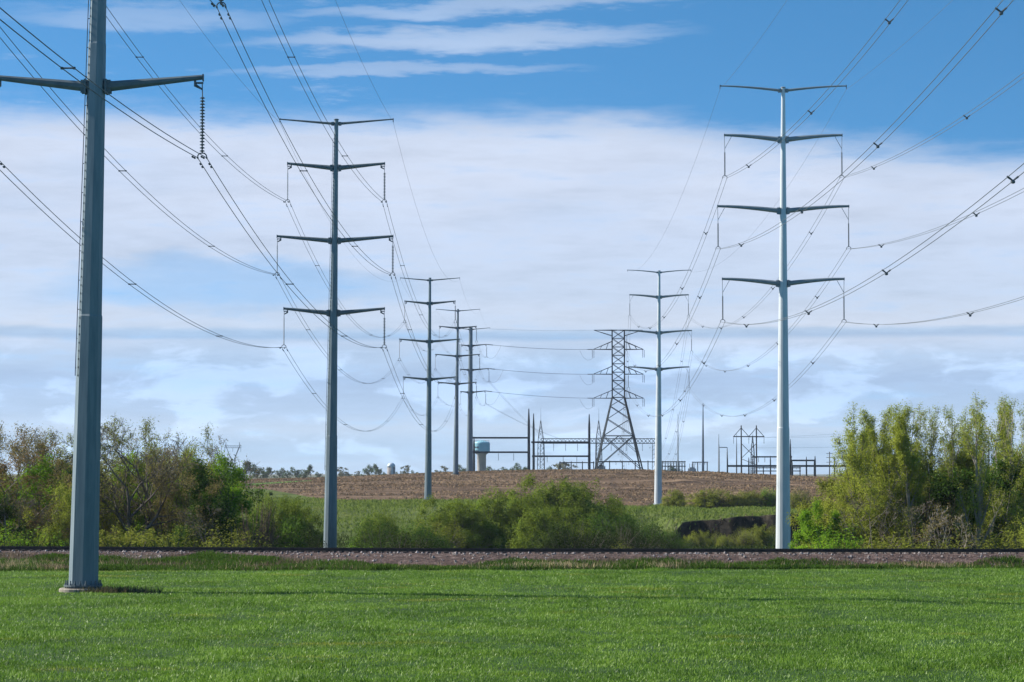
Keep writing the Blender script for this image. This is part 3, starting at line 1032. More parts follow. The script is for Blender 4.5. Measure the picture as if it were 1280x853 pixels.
# ------------------------------------------------------------------ lattice tower and substation
def lattice_tower():
    Y = 870.0
    k = Y / F
    base = ground(773, Y)
    root = thing('lattice_tower', 'tall dark lattice steel tower with three crossarms behind the brown field', 'lattice tower', base)
    P = lambda px, py, dy=0.0: at(px, py, Y) + Vector((0, dy, 0))
    zb = base.z
    cx = P(773, 500).x
    zt, zw = P(773, 413).z, P(773, 497).z
    hb = 2.1
    hbot = 29 * k
    # four legs
    for sx in (-1, 1):
        for sy in (-1, 1):
            MB().beam((cx + sx * hbot, Y + sy * hbot, zb - .2), (cx + sx * hb, Y + sy * hb, zw), .34).beam((cx + sx * hb, Y + sy * hb, zw), (cx + sx * hb, Y + sy * hb, zt), .28).build('leg', M['lattice_steel'], root)
    br = MB()

    def corners(z):
        t = min(1, max(0, (z - zb) / (zw - zb)))
        h = hbot + (hb - hbot) * t
        return [Vector((cx + sx * h, Y + sy * h, z)) for sx, sy in ((-1, -1), (1, -1), (1, 1), (-1, 1))]
    levels = [zb + 1.5, P(0, 565).z, P(0, 545).z, P(0, 531).z, P(0, 520).z, P(0, 509).z, zw]
    n_up = 8
    up = [zw + (zt - zw) * q / n_up for q in range(1, n_up + 1)]
    lv = [P(0, 588).z + .3] + [P(0, y).z for y in (545, 524, 508)] + [zw] + up
    for a, b in zip(lv, lv[1:]):
        ca, cb = corners(a), corners(b)
        w = .20 if b <= zw + .1 else .16
        for q in range(4):
            r = (q + 1) % 4
            br.beam(ca[q], cb[r], w).beam(ca[r], cb[q], w)
            if b in (lv[1], lv[4], lv[-1]) or b > zw + .1:
                br.beam(cb[q], cb[r], w * .9)
    ca = corners(P(0, 577).z)
    for q in range(4):
        br.beam(ca[q], ca[(q + 1) % 4], .18)
    cm = corners(lv[1]); m0 = corners(P(0, 566).z)
    for q in range(4):
        r = (q + 1) % 4
        mid = (cm[q] + cm[r]) / 2
        br.beam(mid, m0[q], .14).beam(mid, m0[r], .14)
    br.build('bracing', M['lattice_steel'], root)
    for py in (437, 468, 498):
        z = P(0, py).z
        for s in (-1, 1):
            tip = Vector((cx + s * 31.5 * k, Y, z))
            mb = MB()
            za = P(0, py - 10).z
            for sy in (-1, 1):
                lo = Vector((cx + s * hb, Y + sy * hb, z)); hi = Vector((cx + s * hb, Y + sy * hb, za))
                mb.beam(tip, lo, .20).beam(tip, hi, .17)
                for u in (.35, .68):
                    mb.beam(tip.lerp(lo, u), tip.lerp(hi, u + .12), .11)
            arm = mb.build('crossarm', M['lattice_steel'], root)
            for q in (-.35, .35):
                im = MB()
                disc_insulator(im, tip + Vector((q * .8, q, -.15)), 2.7, 16, .14)
                im.build('insulator_string', M['porcelain'], arm)
            CLAMPS[('T', py, s)] = tip
    for s in (-1, 1):
        tip = Vector((cx + s * 30.5 * k, Y, zt))
        mb = MB()
        for sy in (-1, 1):
            mb.beam(tip, (cx + s * hb, Y + sy * hb, zt), .20).beam(tip, (cx + s * hb, Y + sy * hb, P(0, 420).z), .15)
        mb.beam((cx + s * .4, Y - .6, zt + .02), tip, .16)
        mb.build('peak_arm', M['lattice_steel'], root)
        CLAMPS[('T', 413, s)] = tip
    return root


lattice_tower()

# wires from the thick crest pole to the lattice tower
for i, py in ((1, 437), (2, 468), (3, 498)):
    a = CLAMPS[('E', i, 'right')] + Vector((0, 0, 4.1)); b = CLAMPS[('T', py, -1)]
    root = thing('power_line', f'twin wires strung level from the thick crest pole to the {["", "top", "middle", "lowest"][i]} left crossarm', 'power line', a, 'overhead conductors')
    cs = sag_curve(a, b, 900, 20)
    for o in (-.23, .23):
        MB().tube([c + Vector((0, o, 0)) for c in cs], .045, 5).build('conductor', M['conductor'], root)
    for e0, e1, end in ((a, cs[2], 0), (b, cs[-3], 1)):
        im = MB()
        d = (e1 - e0).normalized()
        pts = [e0 + d * (.3 + .2 * q) for q in range(17)]
        im.tube(pts, [(.16 if q % 2 else .06) for q in range(17)], 8)
        im.build('strain_insulator', M['porcelain'], root)
        # slack jumper loop under the insulator
        lp = []
        w = 4.6 if end == 0 else -4.6
        drop = 4.0 if end == 0 else 2.9
        for q in range(15):
            u = q / 14
            lp.append(e0 + Vector((w * (1 - u), 0, -.3 - (drop - .3) * u ** .7 - 1.6 * math.sin(math.pi * u))))
        MB().tube(lp, .03, 4).build('jumper', M['conductor'], root)
# earth wire between the tops
span(CLAMPS[('E', 0, 'right')], CLAMPS[('T', 413, -1)], 'thin wire between the thick crest pole top and the lattice tower peak', 1500, False, M['conductor'], r=.02, group='shield wires')


def gz(Y, px=773):
    return hz(at(px, 600, Y).x, Y)


def gantry(label, Y, posts, beams, mat, group='substation gantries', hang=(), rp=.32, rb=.30):
    """posts = [(px, top y, radius)], beams = [(x0, x1, y)] hang = [(px, y, length px)]"""
    k = Y / F
    px0 = posts[0][0]
    b = ground(px0, Y)
    root = thing('substation_gantry', label, 'gantry', b, group)
    for px, py, r in posts:
        t = at(px, py, Y); g = hz(t.x, Y)
        MB().tube([(t.x, Y, g - .2), (t.x, Y, g + (t.z - g) * .78), (t.x, Y, t.z)], [r * .85, r * .68, r * .25], 8).build('post', mat, root)
    for x0, x1, y in beams:
        p, q = at(x0, y, Y), at(x1, y, Y)
        MB().beam(p, q, rb * 2).build('beam', mat, root)
    for px, py, ln in hang:
        p = at(px, py, Y)
        im = MB(); disc_insulator(im, p, ln * k, 14, .16); im.build('insulator_string', M['porcelain'], root)
    return root


gantry('dark two beam gantry joining the thick crest pole to a tall spiked post', 880,
       [(592.5, 546, .5), (661, 511, .62)], [(590, 662, 547.5), (590, 662, 565.5)], M['dark_steel'], hang=[(623, 567, 9), (642, 567, 9)])
gantry('dark two beam gantry between two spiked posts just left of the lattice tower', 885,
       [(667, 517, .52), (736.5, 518, .58)], [(664, 738, 553), (665, 736, 570.5)], M['dark_steel'], hang=[(684, 571, 7), (704, 571, 7), (721, 571, 7)])


def lattice_mast(px, top, spike, Y, label, half=2.2):
    b = ground(px, Y); t = at(px, top, Y); s = at(px, spike, Y)
    root = thing('lattice_mast', label, 'lattice mast', b, 'lattice lightning masts')
    mb = MB()
    zm = b.z + (t.z - b.z) * .62
    mid = half * .8

    def cs(z):
        h = half + (mid - half) * min(1, (z - b.z) / (zm - b.z)) if z <= zm else mid * max(.05, (t.z - z) / (t.z - zm))
        return [Vector((b.x + sx * h * .55, Y + sy * h * .55, z)) for sx, sy in ((-1, -1), (1, -1), (1, 1), (-1, 1))]
    zs = [b.z + (t.z - b.z) * q / 9 for q in range(10)]
    for a, c in zip(zs, zs[1:]):
        A, Cc = cs(a), cs(c)
        for q in range(4):
            r = (q + 1) % 4
            mb.beam(A[q], Cc[q], .16).beam(A[q], Cc[r], .09).beam(Cc[q], Cc[r], .08)
    mb.build('lattice_frame', M['lattice_steel'], root)
    MB().bar(t - Vector((0, 0, .4)), s, .07, .02, 5).build('spike', M['dark_steel'], root)


lattice_mast(676, 526, 510, 905, 'pointed lattice mast just right of the two tall spiked posts')
lattice_mast(748.5, 526, 510, 905, 'pointed lattice mast partly hidden by the lattice tower legs')


def truss_gantry():
    Y = 910.0
    b = ground(678, Y)
    root = thing('truss_gantry', 'long lattice beam gantry running behind the lattice tower legs', 'gantry', b, 'substation gantries')
    z0, z1 = at(0, 554.5, Y).z, at(0, 548.5, Y).z
    x0, x1 = at(676, 550, Y).x, at(819, 550, Y).x
    mb = MB()
    for y in (Y - .7, Y + .7):
        mb.beam((x0, y, z0), (x1, y, z0), .22).beam((x0, y, z1), (x1, y, z1), .22)
        n = 30
        for q in range(n):
            xa, xb = x0 + (x1 - x0) * q / n, x0 + (x1 - x0) * (q + 1) / n
            mb.beam((xa, y, z0), (xb, y, z1), .12).beam((xb, y, z0), (xa, y, z1), .12)
    mb.build('truss_beam', M['lattice_steel'], root)
    for px in (678, 748, 818):
        x = at(px, 550, Y).x; g = hz(x, Y)
        pm = MB()
        for dx in (-.8, .8):
            pm.beam((x + dx, Y, g), (x + dx * .8, Y, z0), .18)
        for q in range(7):
            za, zb = g + (z0 - g) * q / 7, g + (z0 - g) * (q + 1) / 7
            pm.beam((x - .8, Y, za), (x + .8, Y, zb), .09)
        pm.build('post', M['lattice_steel'], root)
    for px in (692, 707, 722, 764, 783, 803):
        im = MB(); p = at(px, 555, Y); disc_insulator(im, p, 2.6, 14, .14); im.build('insulator_string', M['porcelain'], root)
    for i, px in enumerate((692, 722, 783)):
        CLAMPS[('G', i)] = at(px, 553, Y)
    return root


truss_gantry()
for i in (1, 2, 3):
    for side, tx in (('left', 766), ('right', 806)):
        a = CLAMPS[('S', i, side)]
        b = at(tx + 4 * i, 552, 910)
        span(a, b, f'twin wires from pale pole {ARM[i]} {side} arm down to truss gantry', 1250, True, M['pale_conductor'], gaps_for(380, 62, 40), 'vee', r=.02, damp=False)
for i in (2, 3):
    a = CLAMPS[('E', i, 'right')]
    b = at(640 + 22 * i, 551, 880)
    span(a, b, f'twin wires from thick crest pole {ARM[i]} right arm down to spiked posts', 700, True, M['conductor'], [], r=.025, damp=False)


def mast(px, top, Y, r, label, mat):
    b = ground(px, Y); t = at(px, top, Y)
    root = thing('lightning_mast', label, 'mast', b, 'slender substation masts')
    MB().tube([b - Vector((0, 0, .2)), b.lerp(t, .5), t], [r, r * .7, r * .25], 8).build('pole', mat, root)
    MB().disc_stack(b, [(r * 2, 0), (r * 2, .2), (r * 1.2, .22)], 10).build('base_plate', mat, root)


mast(847.5, 518, 900, .26, 'thin grey mast beside the pale steel pole', M['pale_steel'])
mast(878.8, 504, 860, .42, 'tallest slender grey mast, alone in the middle of the skyline gap', M['pale_steel'])
mast(898.5, 543, 900, .28, 'short thin mast left of the pointed H frame', M['pale_steel'])


def bus_rack(label, Y, x0, x1, ytop, ys, n, mat, drop=3):
    """low rack of posts, bus bars and post insulators"""
    b = ground((x0 + x1) / 2, Y)
    root = thing('bus_rack', label, 'bus rack', b, 'low substation racks')
    for q in range(n):
        px = x0 + (x1 - x0) * q / (n - 1)
        t = at(px, ytop, Y)
        MB().beam((t.x, Y, hz(t.x, Y) - .1), (t.x, Y, t.z), .34).build('post', mat, root)
    for y in ys:
        MB().beam(at(x0 - 1, y, Y), at(x1 + 1, y, Y), .34).build('beam', mat, root)
    for q in range(n - 1):
        px = x0 + (x1 - x0) * (q + .5) / (n - 1)
        im = MB(); disc_insulator(im, at(px, ys[0], Y), drop * Y / F, 10, .13); im.build('insulator_string', M['porcelain'], root)


bus_rack('low rack of bars and insulators left of the lattice tower legs', 925, 700, 742, 577, (578.5,), 4, M['lattice_steel'], 4)
bus_rack('low rack of bars behind the lattice tower legs', 925, 746, 826, 576, (577.5,), 6, M['lattice_steel'], 4)
bus_rack('small cage like rack just right of the pale steel pole', 905, 828, 856, 576.5, (577.3, 583), 9, M['pale_steel'], 3)
bus_rack('low bar rack beside the tallest slender mast', 905, 866, 884, 577.5, (578,), 4, M['pale_steel'], 3)


def transformer(px, Y, label, w=1.8, h=1.9):
    b = ground(px, Y)
    root = thing('transformer', label, 'transformer', b, 'substation transformers')
    MB().box(b + Vector((0, 0, h / 2)), (w, 2.2, h)).box(b + Vector((0, 0, h + .08)), (w * 1.05, 2.3, .16)).build('tank', M['equipment_paint'], root)
    rm = MB()
    for s in (-1, 1):
        for q in range(7):
            rm.box(b + Vector((s * (w / 2 + .25), -.9 + q * .3, h * .5)), (.42, .06, h * .75))
    rm.build('radiator', M['equipment_paint'], root)
    for dx in (-.8, 0, .8):
        im = MB(); disc_insulator(im, b + Vector((dx, 0, h + 1.5)), 1.35, 10, .14); im.build('bushing', M['porcelain'], root)


transformer(865, 895, 'grey transformer with three bushings left of the tallest slender mast')
transformer(752, 930, 'grey transformer behind the lattice tower legs', 1.8, 1.9)


def h_frame():
    Y = 900.0
    b = ground(936, Y)
    root = thing('pylon_frame', 'wooden H frame with two pointed peaks and a crossed brace', 'utility frame', b)
    for px in (926.5, 945.5):
        t = at(px, 532, Y); g = hz(t.x, Y)
        MB().tube([(t.x, Y, g - .3), (t.x, Y, t.z)], [.30, .2], 8).build('post', M['wood_pole'], root)
    MB().beam(at(916.5, 546, Y), at(955.5, 546, Y), .36).build('crossbar', M['wood_pole'], root)
    mb = MB()
    for c in (926.5, 945.5):
        for s in (-1, 1):
            mb.beam(at(c, 535, Y), at(c + s * 9.2, 545.5, Y), .2)
    mb.build('peak_brace', M['wood_pole'], root)
    MB().beam(at(927, 555, Y), at(945, 573, Y) + Vector((0, .1, 0)), .2).beam(at(945, 555, Y) + Vector((0, .32, 0)), at(927, 573, Y) + Vector((0, .32, 0)), .2).beam(at(927, 574, Y), at(945, 581, Y), .16).build('cross_brace', M['wood_pole'], root)
    for px in (917, 936, 955):
        im = MB(); disc_insulator(im, at(px, 547, Y), 2.2, 12, .15); im.build('insulator_string', M['porcelain'], root)


h_frame()
mast(920.8, 543, 895, .24, 'thin post standing close before the left leg of the H frame', M['wood_pole'])
lattice_mast(941, 545, 541, 890, 'narrow lattice column between the legs of the H frame', 1.2)
gantry('short two post gantry left of the H frame', 895, [(899, 556, .2), (909, 559, .3)], [(899, 909, 559.5)], M['pale_steel'], rb=.14)
gantry('long low gantry with many dark posts right of the H frame', 885,
       [(909.2, 569, .34), (936, 572, .34), (988, 549, .36), (1008, 571, .34), (1018.8, 570, .40), (1043, 571, .34), (1068, 572, .34)], [(909, 1072, 582.7)], M['dark_steel'], rb=.34)
gantry('upper dark beam carried on slim posts behind the white pole', 890, [(941, 570, .3), (963, 570, .3), (989, 569, .3)], [(940, 990, 571.3)], M['dark_steel'], rb=.24, hang=[(948, 572, 6), (956, 572, 6)])
gantry('short dark portal right of the white pole', 880, [(990, 575, .36), (1018, 575, .36)], [(989, 1019, 575.8)], M['dark_steel'], rb=.28)
bus_rack('low switch rack behind the white pole', 905, 945, 1000, 584, (585, 589), 7, M['lattice_steel'], 2)


def utility_pole(px, top, Y, label, arms=(3, 12, 21)):
    b = ground(px, Y); t = at(px, top, Y)
    root = thing('utility_pole', label, 'utility pole', b, 'wooden utility poles')
    MB().bar(b - Vector((0, 0, .3)), t, .2, .13, 8).build('post', M['wood_pole'], root)
    for d in arms:
        z = t.z - d * Y / F
        MB().beam((t.x - 1.2, Y - .2, z), (t.x + 1.2, Y - .2, z), .16).build('crossarm', M['wood_pole'], root)
        for s in (-1.1, -.5, .5, 1.1):
            pass
    return root


utility_pole(1037, 565, 900, 'wooden utility pole with three short crossarms beside the grove', (2, 7, 13))
utility_pole(1094, 556, 900, 'wooden utility pole showing through the first gap in the grove', (2, 8))
utility_pole(1190, 540, 620, 'tall dark utility pole seen through the bare crowns of the grove', (4, 12))
utility_pole(1236, 552, 620, 'dark utility pole behind the rightmost trees of the grove', (4, 12))
for i, (ya, yb) in enumerate(((547, 530), (547, 543), (560, 556))):
    a = at((955, 936, 945)[i], ya, 900); b = at(1300, yb - 8, 980)
    span(a, b, f'thin {["upper", "middle", "lower"][i]} wire leading right from the wooden H frame over the gantry', 2600, False, M['conductor'], r=.025, group='distribution wires')


# ------------------------------------------------------------------ far things
def water_tower():
    Y = 1300.0; k = Y / F
    b = ground(602, Y)
    root = thing('water_tower', 'pale blue water tower on a stout concrete column behind the crest', 'water tower', b)
    zt, zl = at(0, 553, Y).z, at(0, 566.5, Y).z
    r = 10.4 * k; rc = 5.6 * k
    MB().disc_stack((b.x, Y, 0), [(rc * 1.05, b.z - 1), (rc, b.z + 1), (rc, zl - 1.0), (r * .8, zl - .05)], 28).build('column', M['tank_concrete'], root, True)
    tank = MB().disc_stack((b.x, Y, 0), [(r * .9, zl), (r, zl + .35), (r, zt - .5), (r * .92, zt), (r * .3, zt + .9), (.3, zt + 1.1)], 32).build('tank', M['tank_paint'], root)
    mb = MB()
    # dark lettering, too far off to read, on the lit side
    for row, (za, hgt) in enumerate(((.52, .9), (.18, 1.0))):
        for q in range(4):
            a = RAD(205 + q * 13)
            z = zl + (zt - zl) * za
            mb.box((b.x + math.cos(a) * (r + .02), Y + math.sin(a) * (r + .02), z), (.05, .62 + .2 * (q % 2), hgt * (.7 + .3 * ((q + row) % 2))), a)
    mb.build('lettering', M['tank_lettering'], tank)
    rl = MB()
    for q in range(24):
        a0, a1 = 2 * math.pi * q / 24, 2 * math.pi * (q + 1) / 24
        rl.bar((b.x + r * .9 * math.cos(a0), Y + r * .9 * math.sin(a0), zt + .9), (b.x + r * .9 * math.cos(a1), Y + r * .9 * math.sin(a1), zt + .9), .04, None, 4)
        rl.bar((b.x + r * .9 * math.cos(a0), Y + r * .9 * math.sin(a0), zt), (b.x + r * .9 * math.cos(a0), Y + r * .9 * math.sin(a0), zt + .9), .04, None, 4)
    rl.build('railing', M['pale_steel'], root)


water_tower()


def silo():
    Y = 1450.0; k = Y / F
    b = ground(489, Y)
    r = 5.1 * k; zt = at(0, 584, Y).z; zd = at(0, 578.5, Y).z
    root = thing('silo', 'grey concrete farm silo with a domed metal top', 'silo', b)
    MB().disc_stack((b.x, Y, 0), [(r, b.z - 2), (r, zt)], 24).build('wall', M['silo_concrete'], root, True)
    MB().disc_stack((b.x, Y, 0), [(r * 1.03, zt - .1), (r * .98, zt + (zd - zt) * .35), (r * .78, zt + (zd - zt) * .7), (r * .42, zt + (zd - zt) * .93), (.2, zd)], 24).build('dome', M['silo_dome'], root, True)
    mb = MB()
    for q in range(12):
        z = b.z + (zt - b.z) * (q + .5) / 12
        mb.disc_stack((b.x, Y, z), [(r + .03, -.05), (r + .03, .05)], 24)
    mb.build('hoops', M['pale_steel'], root)
    MB().box((b.x + r * .25, Y - r * 1.02, (b.z + zt) / 2), (.9, .7, zt - b.z)).build('chute', M['silo_dome'], root)


silo()


def delta_tower():
    Y = 2300.0
    b = ground(291, Y)
    root = thing('delta_tower', 'distant grey V shaped lattice pylon above the grove edge', 'pylon', b)
    P = lambda px, py, d=0: at(px, py, Y) + Vector((0, d, 0))
    zb = b.z
    for s in (-1, 1):
        mb = MB()
        mb.beam((b.x + s * 3.6, Y - 2, zb), P(291 + s * 2.2, 574, -1), .5).beam(P(291 + s * 2.2, 574, -1), P(291 + s * 7.5, 560, -1), .5)
        mb.beam((b.x + s * 3.6, Y + 2, zb), P(291 + s * 2.2, 574, 1), .5).beam(P(291 + s * 2.2, 574, 1), P(291 + s * 9.5, 556, 1), .5)
        n = 8
        for q in range(n):
            p = P(291 + s * (2.2 + 5.3 * q / n), 574 - 14 * q / n, -1); r = P(291 + s * (2.2 + 7.3 * (q + 1) / n), 574 - 18 * (q + 1) / n, 1)
            mb.beam(p, r, .25)
        mb.build('leg', M['pale_steel'], root)
        mb = MB().beam(P(291 + s * 8.5, 560), P(291 + s * 8.5, 553), .45)
        mb.build('peak', M['pale_steel'], root)
    br = MB()
    for q in range(7):
        y0, y1 = 596 - 22 * q / 7, 596 - 22 * (q + 1) / 7
        w0, w1 = 5 - 2.8 * q / 7, 5 - 2.8 * (q + 1) / 7
        br.beam(P(291 - w0, y0, -2), P(291 + w1, y1, -2), .25).beam(P(291 + w0, y0, 2), P(291 - w1, y1, 2), .25)
    br.build('bracing', M['pale_steel'], root)
    mb = MB().beam(P(280, 560, -.8), P(302, 560, -.8), .4).beam(P(280, 557.5, .8), P(302, 557.5, .8), .4)
    for q in range(10):
        mb.beam(P(280 + 2.2 * q, 560), P(282.2 + 2.2 * q, 557.5), .2)
    mb.build('bridge', M['pale_steel'], root)
    for px in (281, 291, 301):
        MB().beam(P(px, 560), P(px, 565), .3).build('insulator_string', M['pale_steel'], root)


delta_tower()


# ------------------------------------------------------------------ trees
def tubes(segs, k=4):
    A = np.array([s[0] for s in segs], float); B = np.array([s[1] for s in segs], float)
    r0 = np.array([s[2] for s in segs]); r1 = np.array([s[3] for s in segs])
    D = B - A
    D /= np.maximum(np.linalg.norm(D, axis=1), 1e-6)[:, None]
    up = np.where(np.abs(D[:, 2:3]) > .9, np.array([[1., 0, 0]]), np.array([[0, 0, 1.]]))
    Uv = np.cross(D, up); Uv /= np.maximum(np.linalg.norm(Uv, axis=1), 1e-6)[:, None]
    W = np.cross(D, Uv)
    an = 2 * np.pi * np.arange(k) / k
    ringv = Uv[:, None] * np.cos(an)[None, :, None] + W[:, None] * np.sin(an)[None, :, None]
    V = np.concatenate([A[:, None] + ringv * r0[:, None, None], B[:, None] + ringv * r1[:, None, None]], 1)
    n = len(segs)
    i = np.arange(k); j = (i + 1) % k
    q = np.stack([i, j, j + k, i + k], -1)
    return V.reshape(-1, 3), (np.arange(n)[:, None, None] * 2 * k + q[None]).reshape(-1, 4)


def join(parts):
    Vs, Fs, off = [], [], 0
    for V, Fc in parts:
        Vs.append(V); Fs.append(Fc + off); off += len(V)
    return np.concatenate(Vs), np.concatenate(Fs)


def grow(seed, H, trunk, stems, kids, ang, ratio, up, wob, r0, spread=0.0, lv_leaf=2, start=0.3):
    """recursive limbs; returns segments and twig points"""
    rng = random.Random(seed)
    segs, tips = [], []
    maxlev = len(kids)

    def limb(p, d, L, r, lev):
        n = max(2, min(8, int(L / .5)))
        if lev >= maxlev: n = 2
        for i in range(n):
            d = Vector((d.x + rng.gauss(0, wob), d.y + rng.gauss(0, wob), d.z + rng.gauss(0, wob * .6) + up)).normalized()
            q = p + d * (L / n)
            ra = max(.013, r * (1 - .75 * i / n)); rb = max(.011, r * (1 - .75 * (i + 1) / n))
            segs.append((tuple(p), tuple(q), ra, rb))
            t = (i + 1) / n
            if lev >= lv_leaf: tips.append((tuple(q), lev))
            if lev < maxlev and t > start:
                m = kids[lev] / n / (1 - start) * 1.0
                c = int(m) + (1 if rng.random() < m - int(m) else 0)
                for _ in range(c):
                    a = RAD(rng.gauss(ang[lev], 9))
                    az = rng.uniform(0, 2 * math.pi)
                    side = d.orthogonal().normalized()
                    side.rotate(Matrix.Rotation(az, 3, d))
                    nd = (d * math.cos(a) + side * math.sin(a)).normalized()
                    limb(q, nd, L * ratio * rng.uniform(.65, 1.15) * (1.15 - .45 * t), rb * .72, lev + 1)
            p = q
    base = Vector((0, 0, -.3))
    if stems == 1:
        limb(base, Vector((rng.gauss(0, .04), rng.gauss(0, .04), 1)).normalized(), trunk, r0, 0)
    else:
        for s in range(stems):
            a = 2 * math.pi * (s + rng.random() * .6) / stems
            limb(base + Vector((math.cos(a) * .25, math.sin(a) * .25, 0)), Vector((math.cos(a) * spread, math.sin(a) * spread, 1)).normalized(), trunk * rng.uniform(.8, 1.1), r0 * .7, 0)
    top = max(s[1][2] for s in segs)
    k = H / top
    segs = [(tuple(c * k for c in a), tuple(c * k for c in b), x, y) for a, b, x, y in segs]
    tips = [(tuple(c * k for c in a), l) for a, l in tips]
    return segs, tips


def leaves(rs, P, n, sigma, size, stretch=1.5, down=0.0):
    idx = rs.randint(0, len(P), n)
    C = P[idx] + rs.normal(0, 1, (n, 3)) * sigma
    mid = P.mean(0) - np.array([0, 0, 0.25 * np.ptp(P[:, 2])])
    out = C - mid; out /= np.maximum(np.linalg.norm(out, axis=1), 1e-6)[:, None]
    nr = rs.normal(0, 1, (n, 3)); nr /= np.linalg.norm(nr, axis=1)[:, None]
    nr = nr * .75 + out * .75 + np.array([0, 0, .25]); nr /= np.linalg.norm(nr, axis=1)[:, None]
    a = np.cross(nr, rs.normal(0, 1, (n, 3))); a /= np.linalg.norm(a, axis=1)[:, None]
    b = np.cross(nr, a)
    s = (size * rs.uniform(.5, 1.3, n))[:, None]
    V = np.stack([C - a * s * stretch, C + b * s * .6, C + a * s * stretch, C - b * s * .6], 1).reshape(-1, 3)
    return V, np.arange(4 * n).reshape(n, 4)


PROTO = {}


def proto_tree(key, seed, H, bark, leaf, nleaf, sigma, size, minlev=2, upper=0.0, **kw):
    segs, tips = grow(seed, H, **kw)
    thick = [s for s in segs if s[2] > .05]; fine = [s for s in segs if s[2] <= .05]
    parts = []
    if thick: parts.append(tubes(thick, 6))
    if fine: parts.append(tubes(fine, 3))
    V, Fc = join(parts)
    rs = np.random.RandomState(seed)
    T = np.array([t[0] for t in tips if t[1] >= minlev and t[0][2] > upper * H])
    PROTO[key] = dict(H=H, trunk=(V, Fc, M[bark]), crown=(leaves(rs, T, nleaf, sigma * .6, size) + (M[leaf],)) if nleaf else None, mesh={})


def proto_shrub(key, seed, H, Rx, bark, leaf, nstem, nleaf, size, fuzz=.25):
    rng = random.Random(seed); rs = np.random.RandomState(seed)
    segs, pts = [], []
    lobes = [(rng.uniform(-.62, .62) * Rx, rng.uniform(-.62, .62) * Rx, rng.uniform(.34, .62) * Rx, rng.uniform(.55, 1.0) * H) for _ in range(6 if H < 7 else 11)] + [(0, 0, Rx * .8, H)]
    for s in range(nstem):
        cx, cy, r, h = rng.choice(lobes)
        th = math.acos(1 - rng.random() * .95); az = rng.uniform(0, 2 * math.pi)
        tip = Vector((cx + r * math.sin(th) * math.cos(az), cy + r * math.sin(th) * math.sin(az), max(.3, h * math.cos(th) ** .8))) * rng.uniform(.86, 1.04)
        b = Vector((cx * .5 + rng.gauss(0, r * .15), cy * .5 + rng.gauss(0, r * .15), -.2))
        mid = b.lerp(tip, .55) + Vector((0, 0, .12 * h))
        segs += [(tuple(b), tuple(mid), .035, .022), (tuple(mid), tuple(tip), .022, .008)]
        for u in ((.35, .55, .7, .8, .88, .94, 1.0, 1.0) if H < 7 else (.80, .90, .96, 1.0, 1.0)):
            pts.append(tuple(mid.lerp(tip, u)) if u > .4 else tuple(b.lerp(mid, .5 + u)))
    V, Fc = tubes(segs, 3)
    PROTO[key] = dict(H=H, trunk=(V, Fc, M[bark]), crown=leaves(rs, np.array(pts), nleaf, fuzz, size, 1.7) + (M[leaf],), mesh={})


def plant(key, name, label, cat, px, Y, top=None, h=None, rz=0.0, sx=1.0, group=None, parts=('trunk', 'crown'), lean=0.0):
    pr = PROTO[key]
    g = ground(px, Y, .05)
    if h is None: h = at(px, top, Y).z - g.z
    k = h / pr['H']
    if pr.get('wide'): sx = sx / k ** .5
    o = thing(name, label, cat, g, group, rz)
    o.scale = (k * sx, k * sx, k)
    o.rotation_euler = (0, lean, rz)
    for pn, src in zip(parts, ('trunk', 'crown')):
        dat = pr[src]
        if dat is None: continue
        if src not in pr['mesh']:
            ob = np_mesh(pn, dat[0], dat[1], dat[2], o)
            pr['mesh'][src] = ob
        else:
            ob = pr['mesh'][src].copy()
            ob.name = pn
            COL.objects.link(ob)
            ob.parent = o
    return o


M['leaf_yellow'] = mat_leaf('leaf_yellow', (0.175, 0.22, 0.03), (0.4, 0.44, 0.07), None, 0.4, 0.35)
M['leaf_olive'] = mat_leaf('leaf_olive', (0.12, 0.145, 0.024), (0.3, 0.325, 0.055), None, 0.4, 0.35)
M['leaf_bright'] = mat_leaf('leaf_bright', (0.1, 0.22, 0.016), (0.26, 0.42, 0.035), None, 0.45, 0.35)
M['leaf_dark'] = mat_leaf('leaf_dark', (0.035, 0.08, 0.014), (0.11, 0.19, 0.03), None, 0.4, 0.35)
M['leaf_bud'] = mat_leaf('leaf_bud', (0.13, 0.112, 0.045), (0.26, 0.22, 0.08), None, 0.4, 0.35)
M['leaf_russet'] = mat_leaf('leaf_russet', (0.15, 0.095, 0.045), (0.26, 0.18, 0.075), None, 0.4, 0.35)
M['leaf_willow'] = mat_leaf('leaf_willow', (0.07, 0.105, 0.016), (0.22, 0.28, 0.04), (0.15, 0.25, 0.027), 0.38, 0.5)
M['leaf_brush'] = mat_leaf('leaf_brush', (.07, .075, .03), (.13, .13, .05), None, .3)
M['leaf_far'] = mat_leaf('leaf_far', (.045, .085, .03), (.09, .14, .045), None, .3)
M['leaf_far_bud'] = mat_leaf('leaf_far_bud', (.09, .10, .05), (.15, .15, .07), None, .3)

spreading = dict(trunk=7.0, stems=1, kids=(6, 5, 5, 4), ang=(38, 42, 42, 40), ratio=.62, up=.05, wob=.13, r0=.30, start=.25)
forked = dict(trunk=6.5, stems=3, spread=.35, kids=(6, 5, 4), ang=(36, 40, 42), ratio=.52, up=.07, wob=.11, r0=.2, lv_leaf=1)
upright = dict(trunk=11.0, stems=1, kids=(17, 6, 4), ang=(24, 26, 32), ratio=.33, up=.12, wob=.05, r0=.2, lv_leaf=1, start=.2)
clump = dict(trunk=9.5, stems=4, spread=.22, kids=(10, 5, 4), ang=(25, 28, 34), ratio=.35, up=.12, wob=.07, r0=.16, lv_leaf=1, start=.22)
round_ = dict(trunk=6.0, stems=1, kids=(9, 6, 4), ang=(52, 45, 42), ratio=.55, up=.03, wob=.10, r0=.22, lv_leaf=1, start=.12)

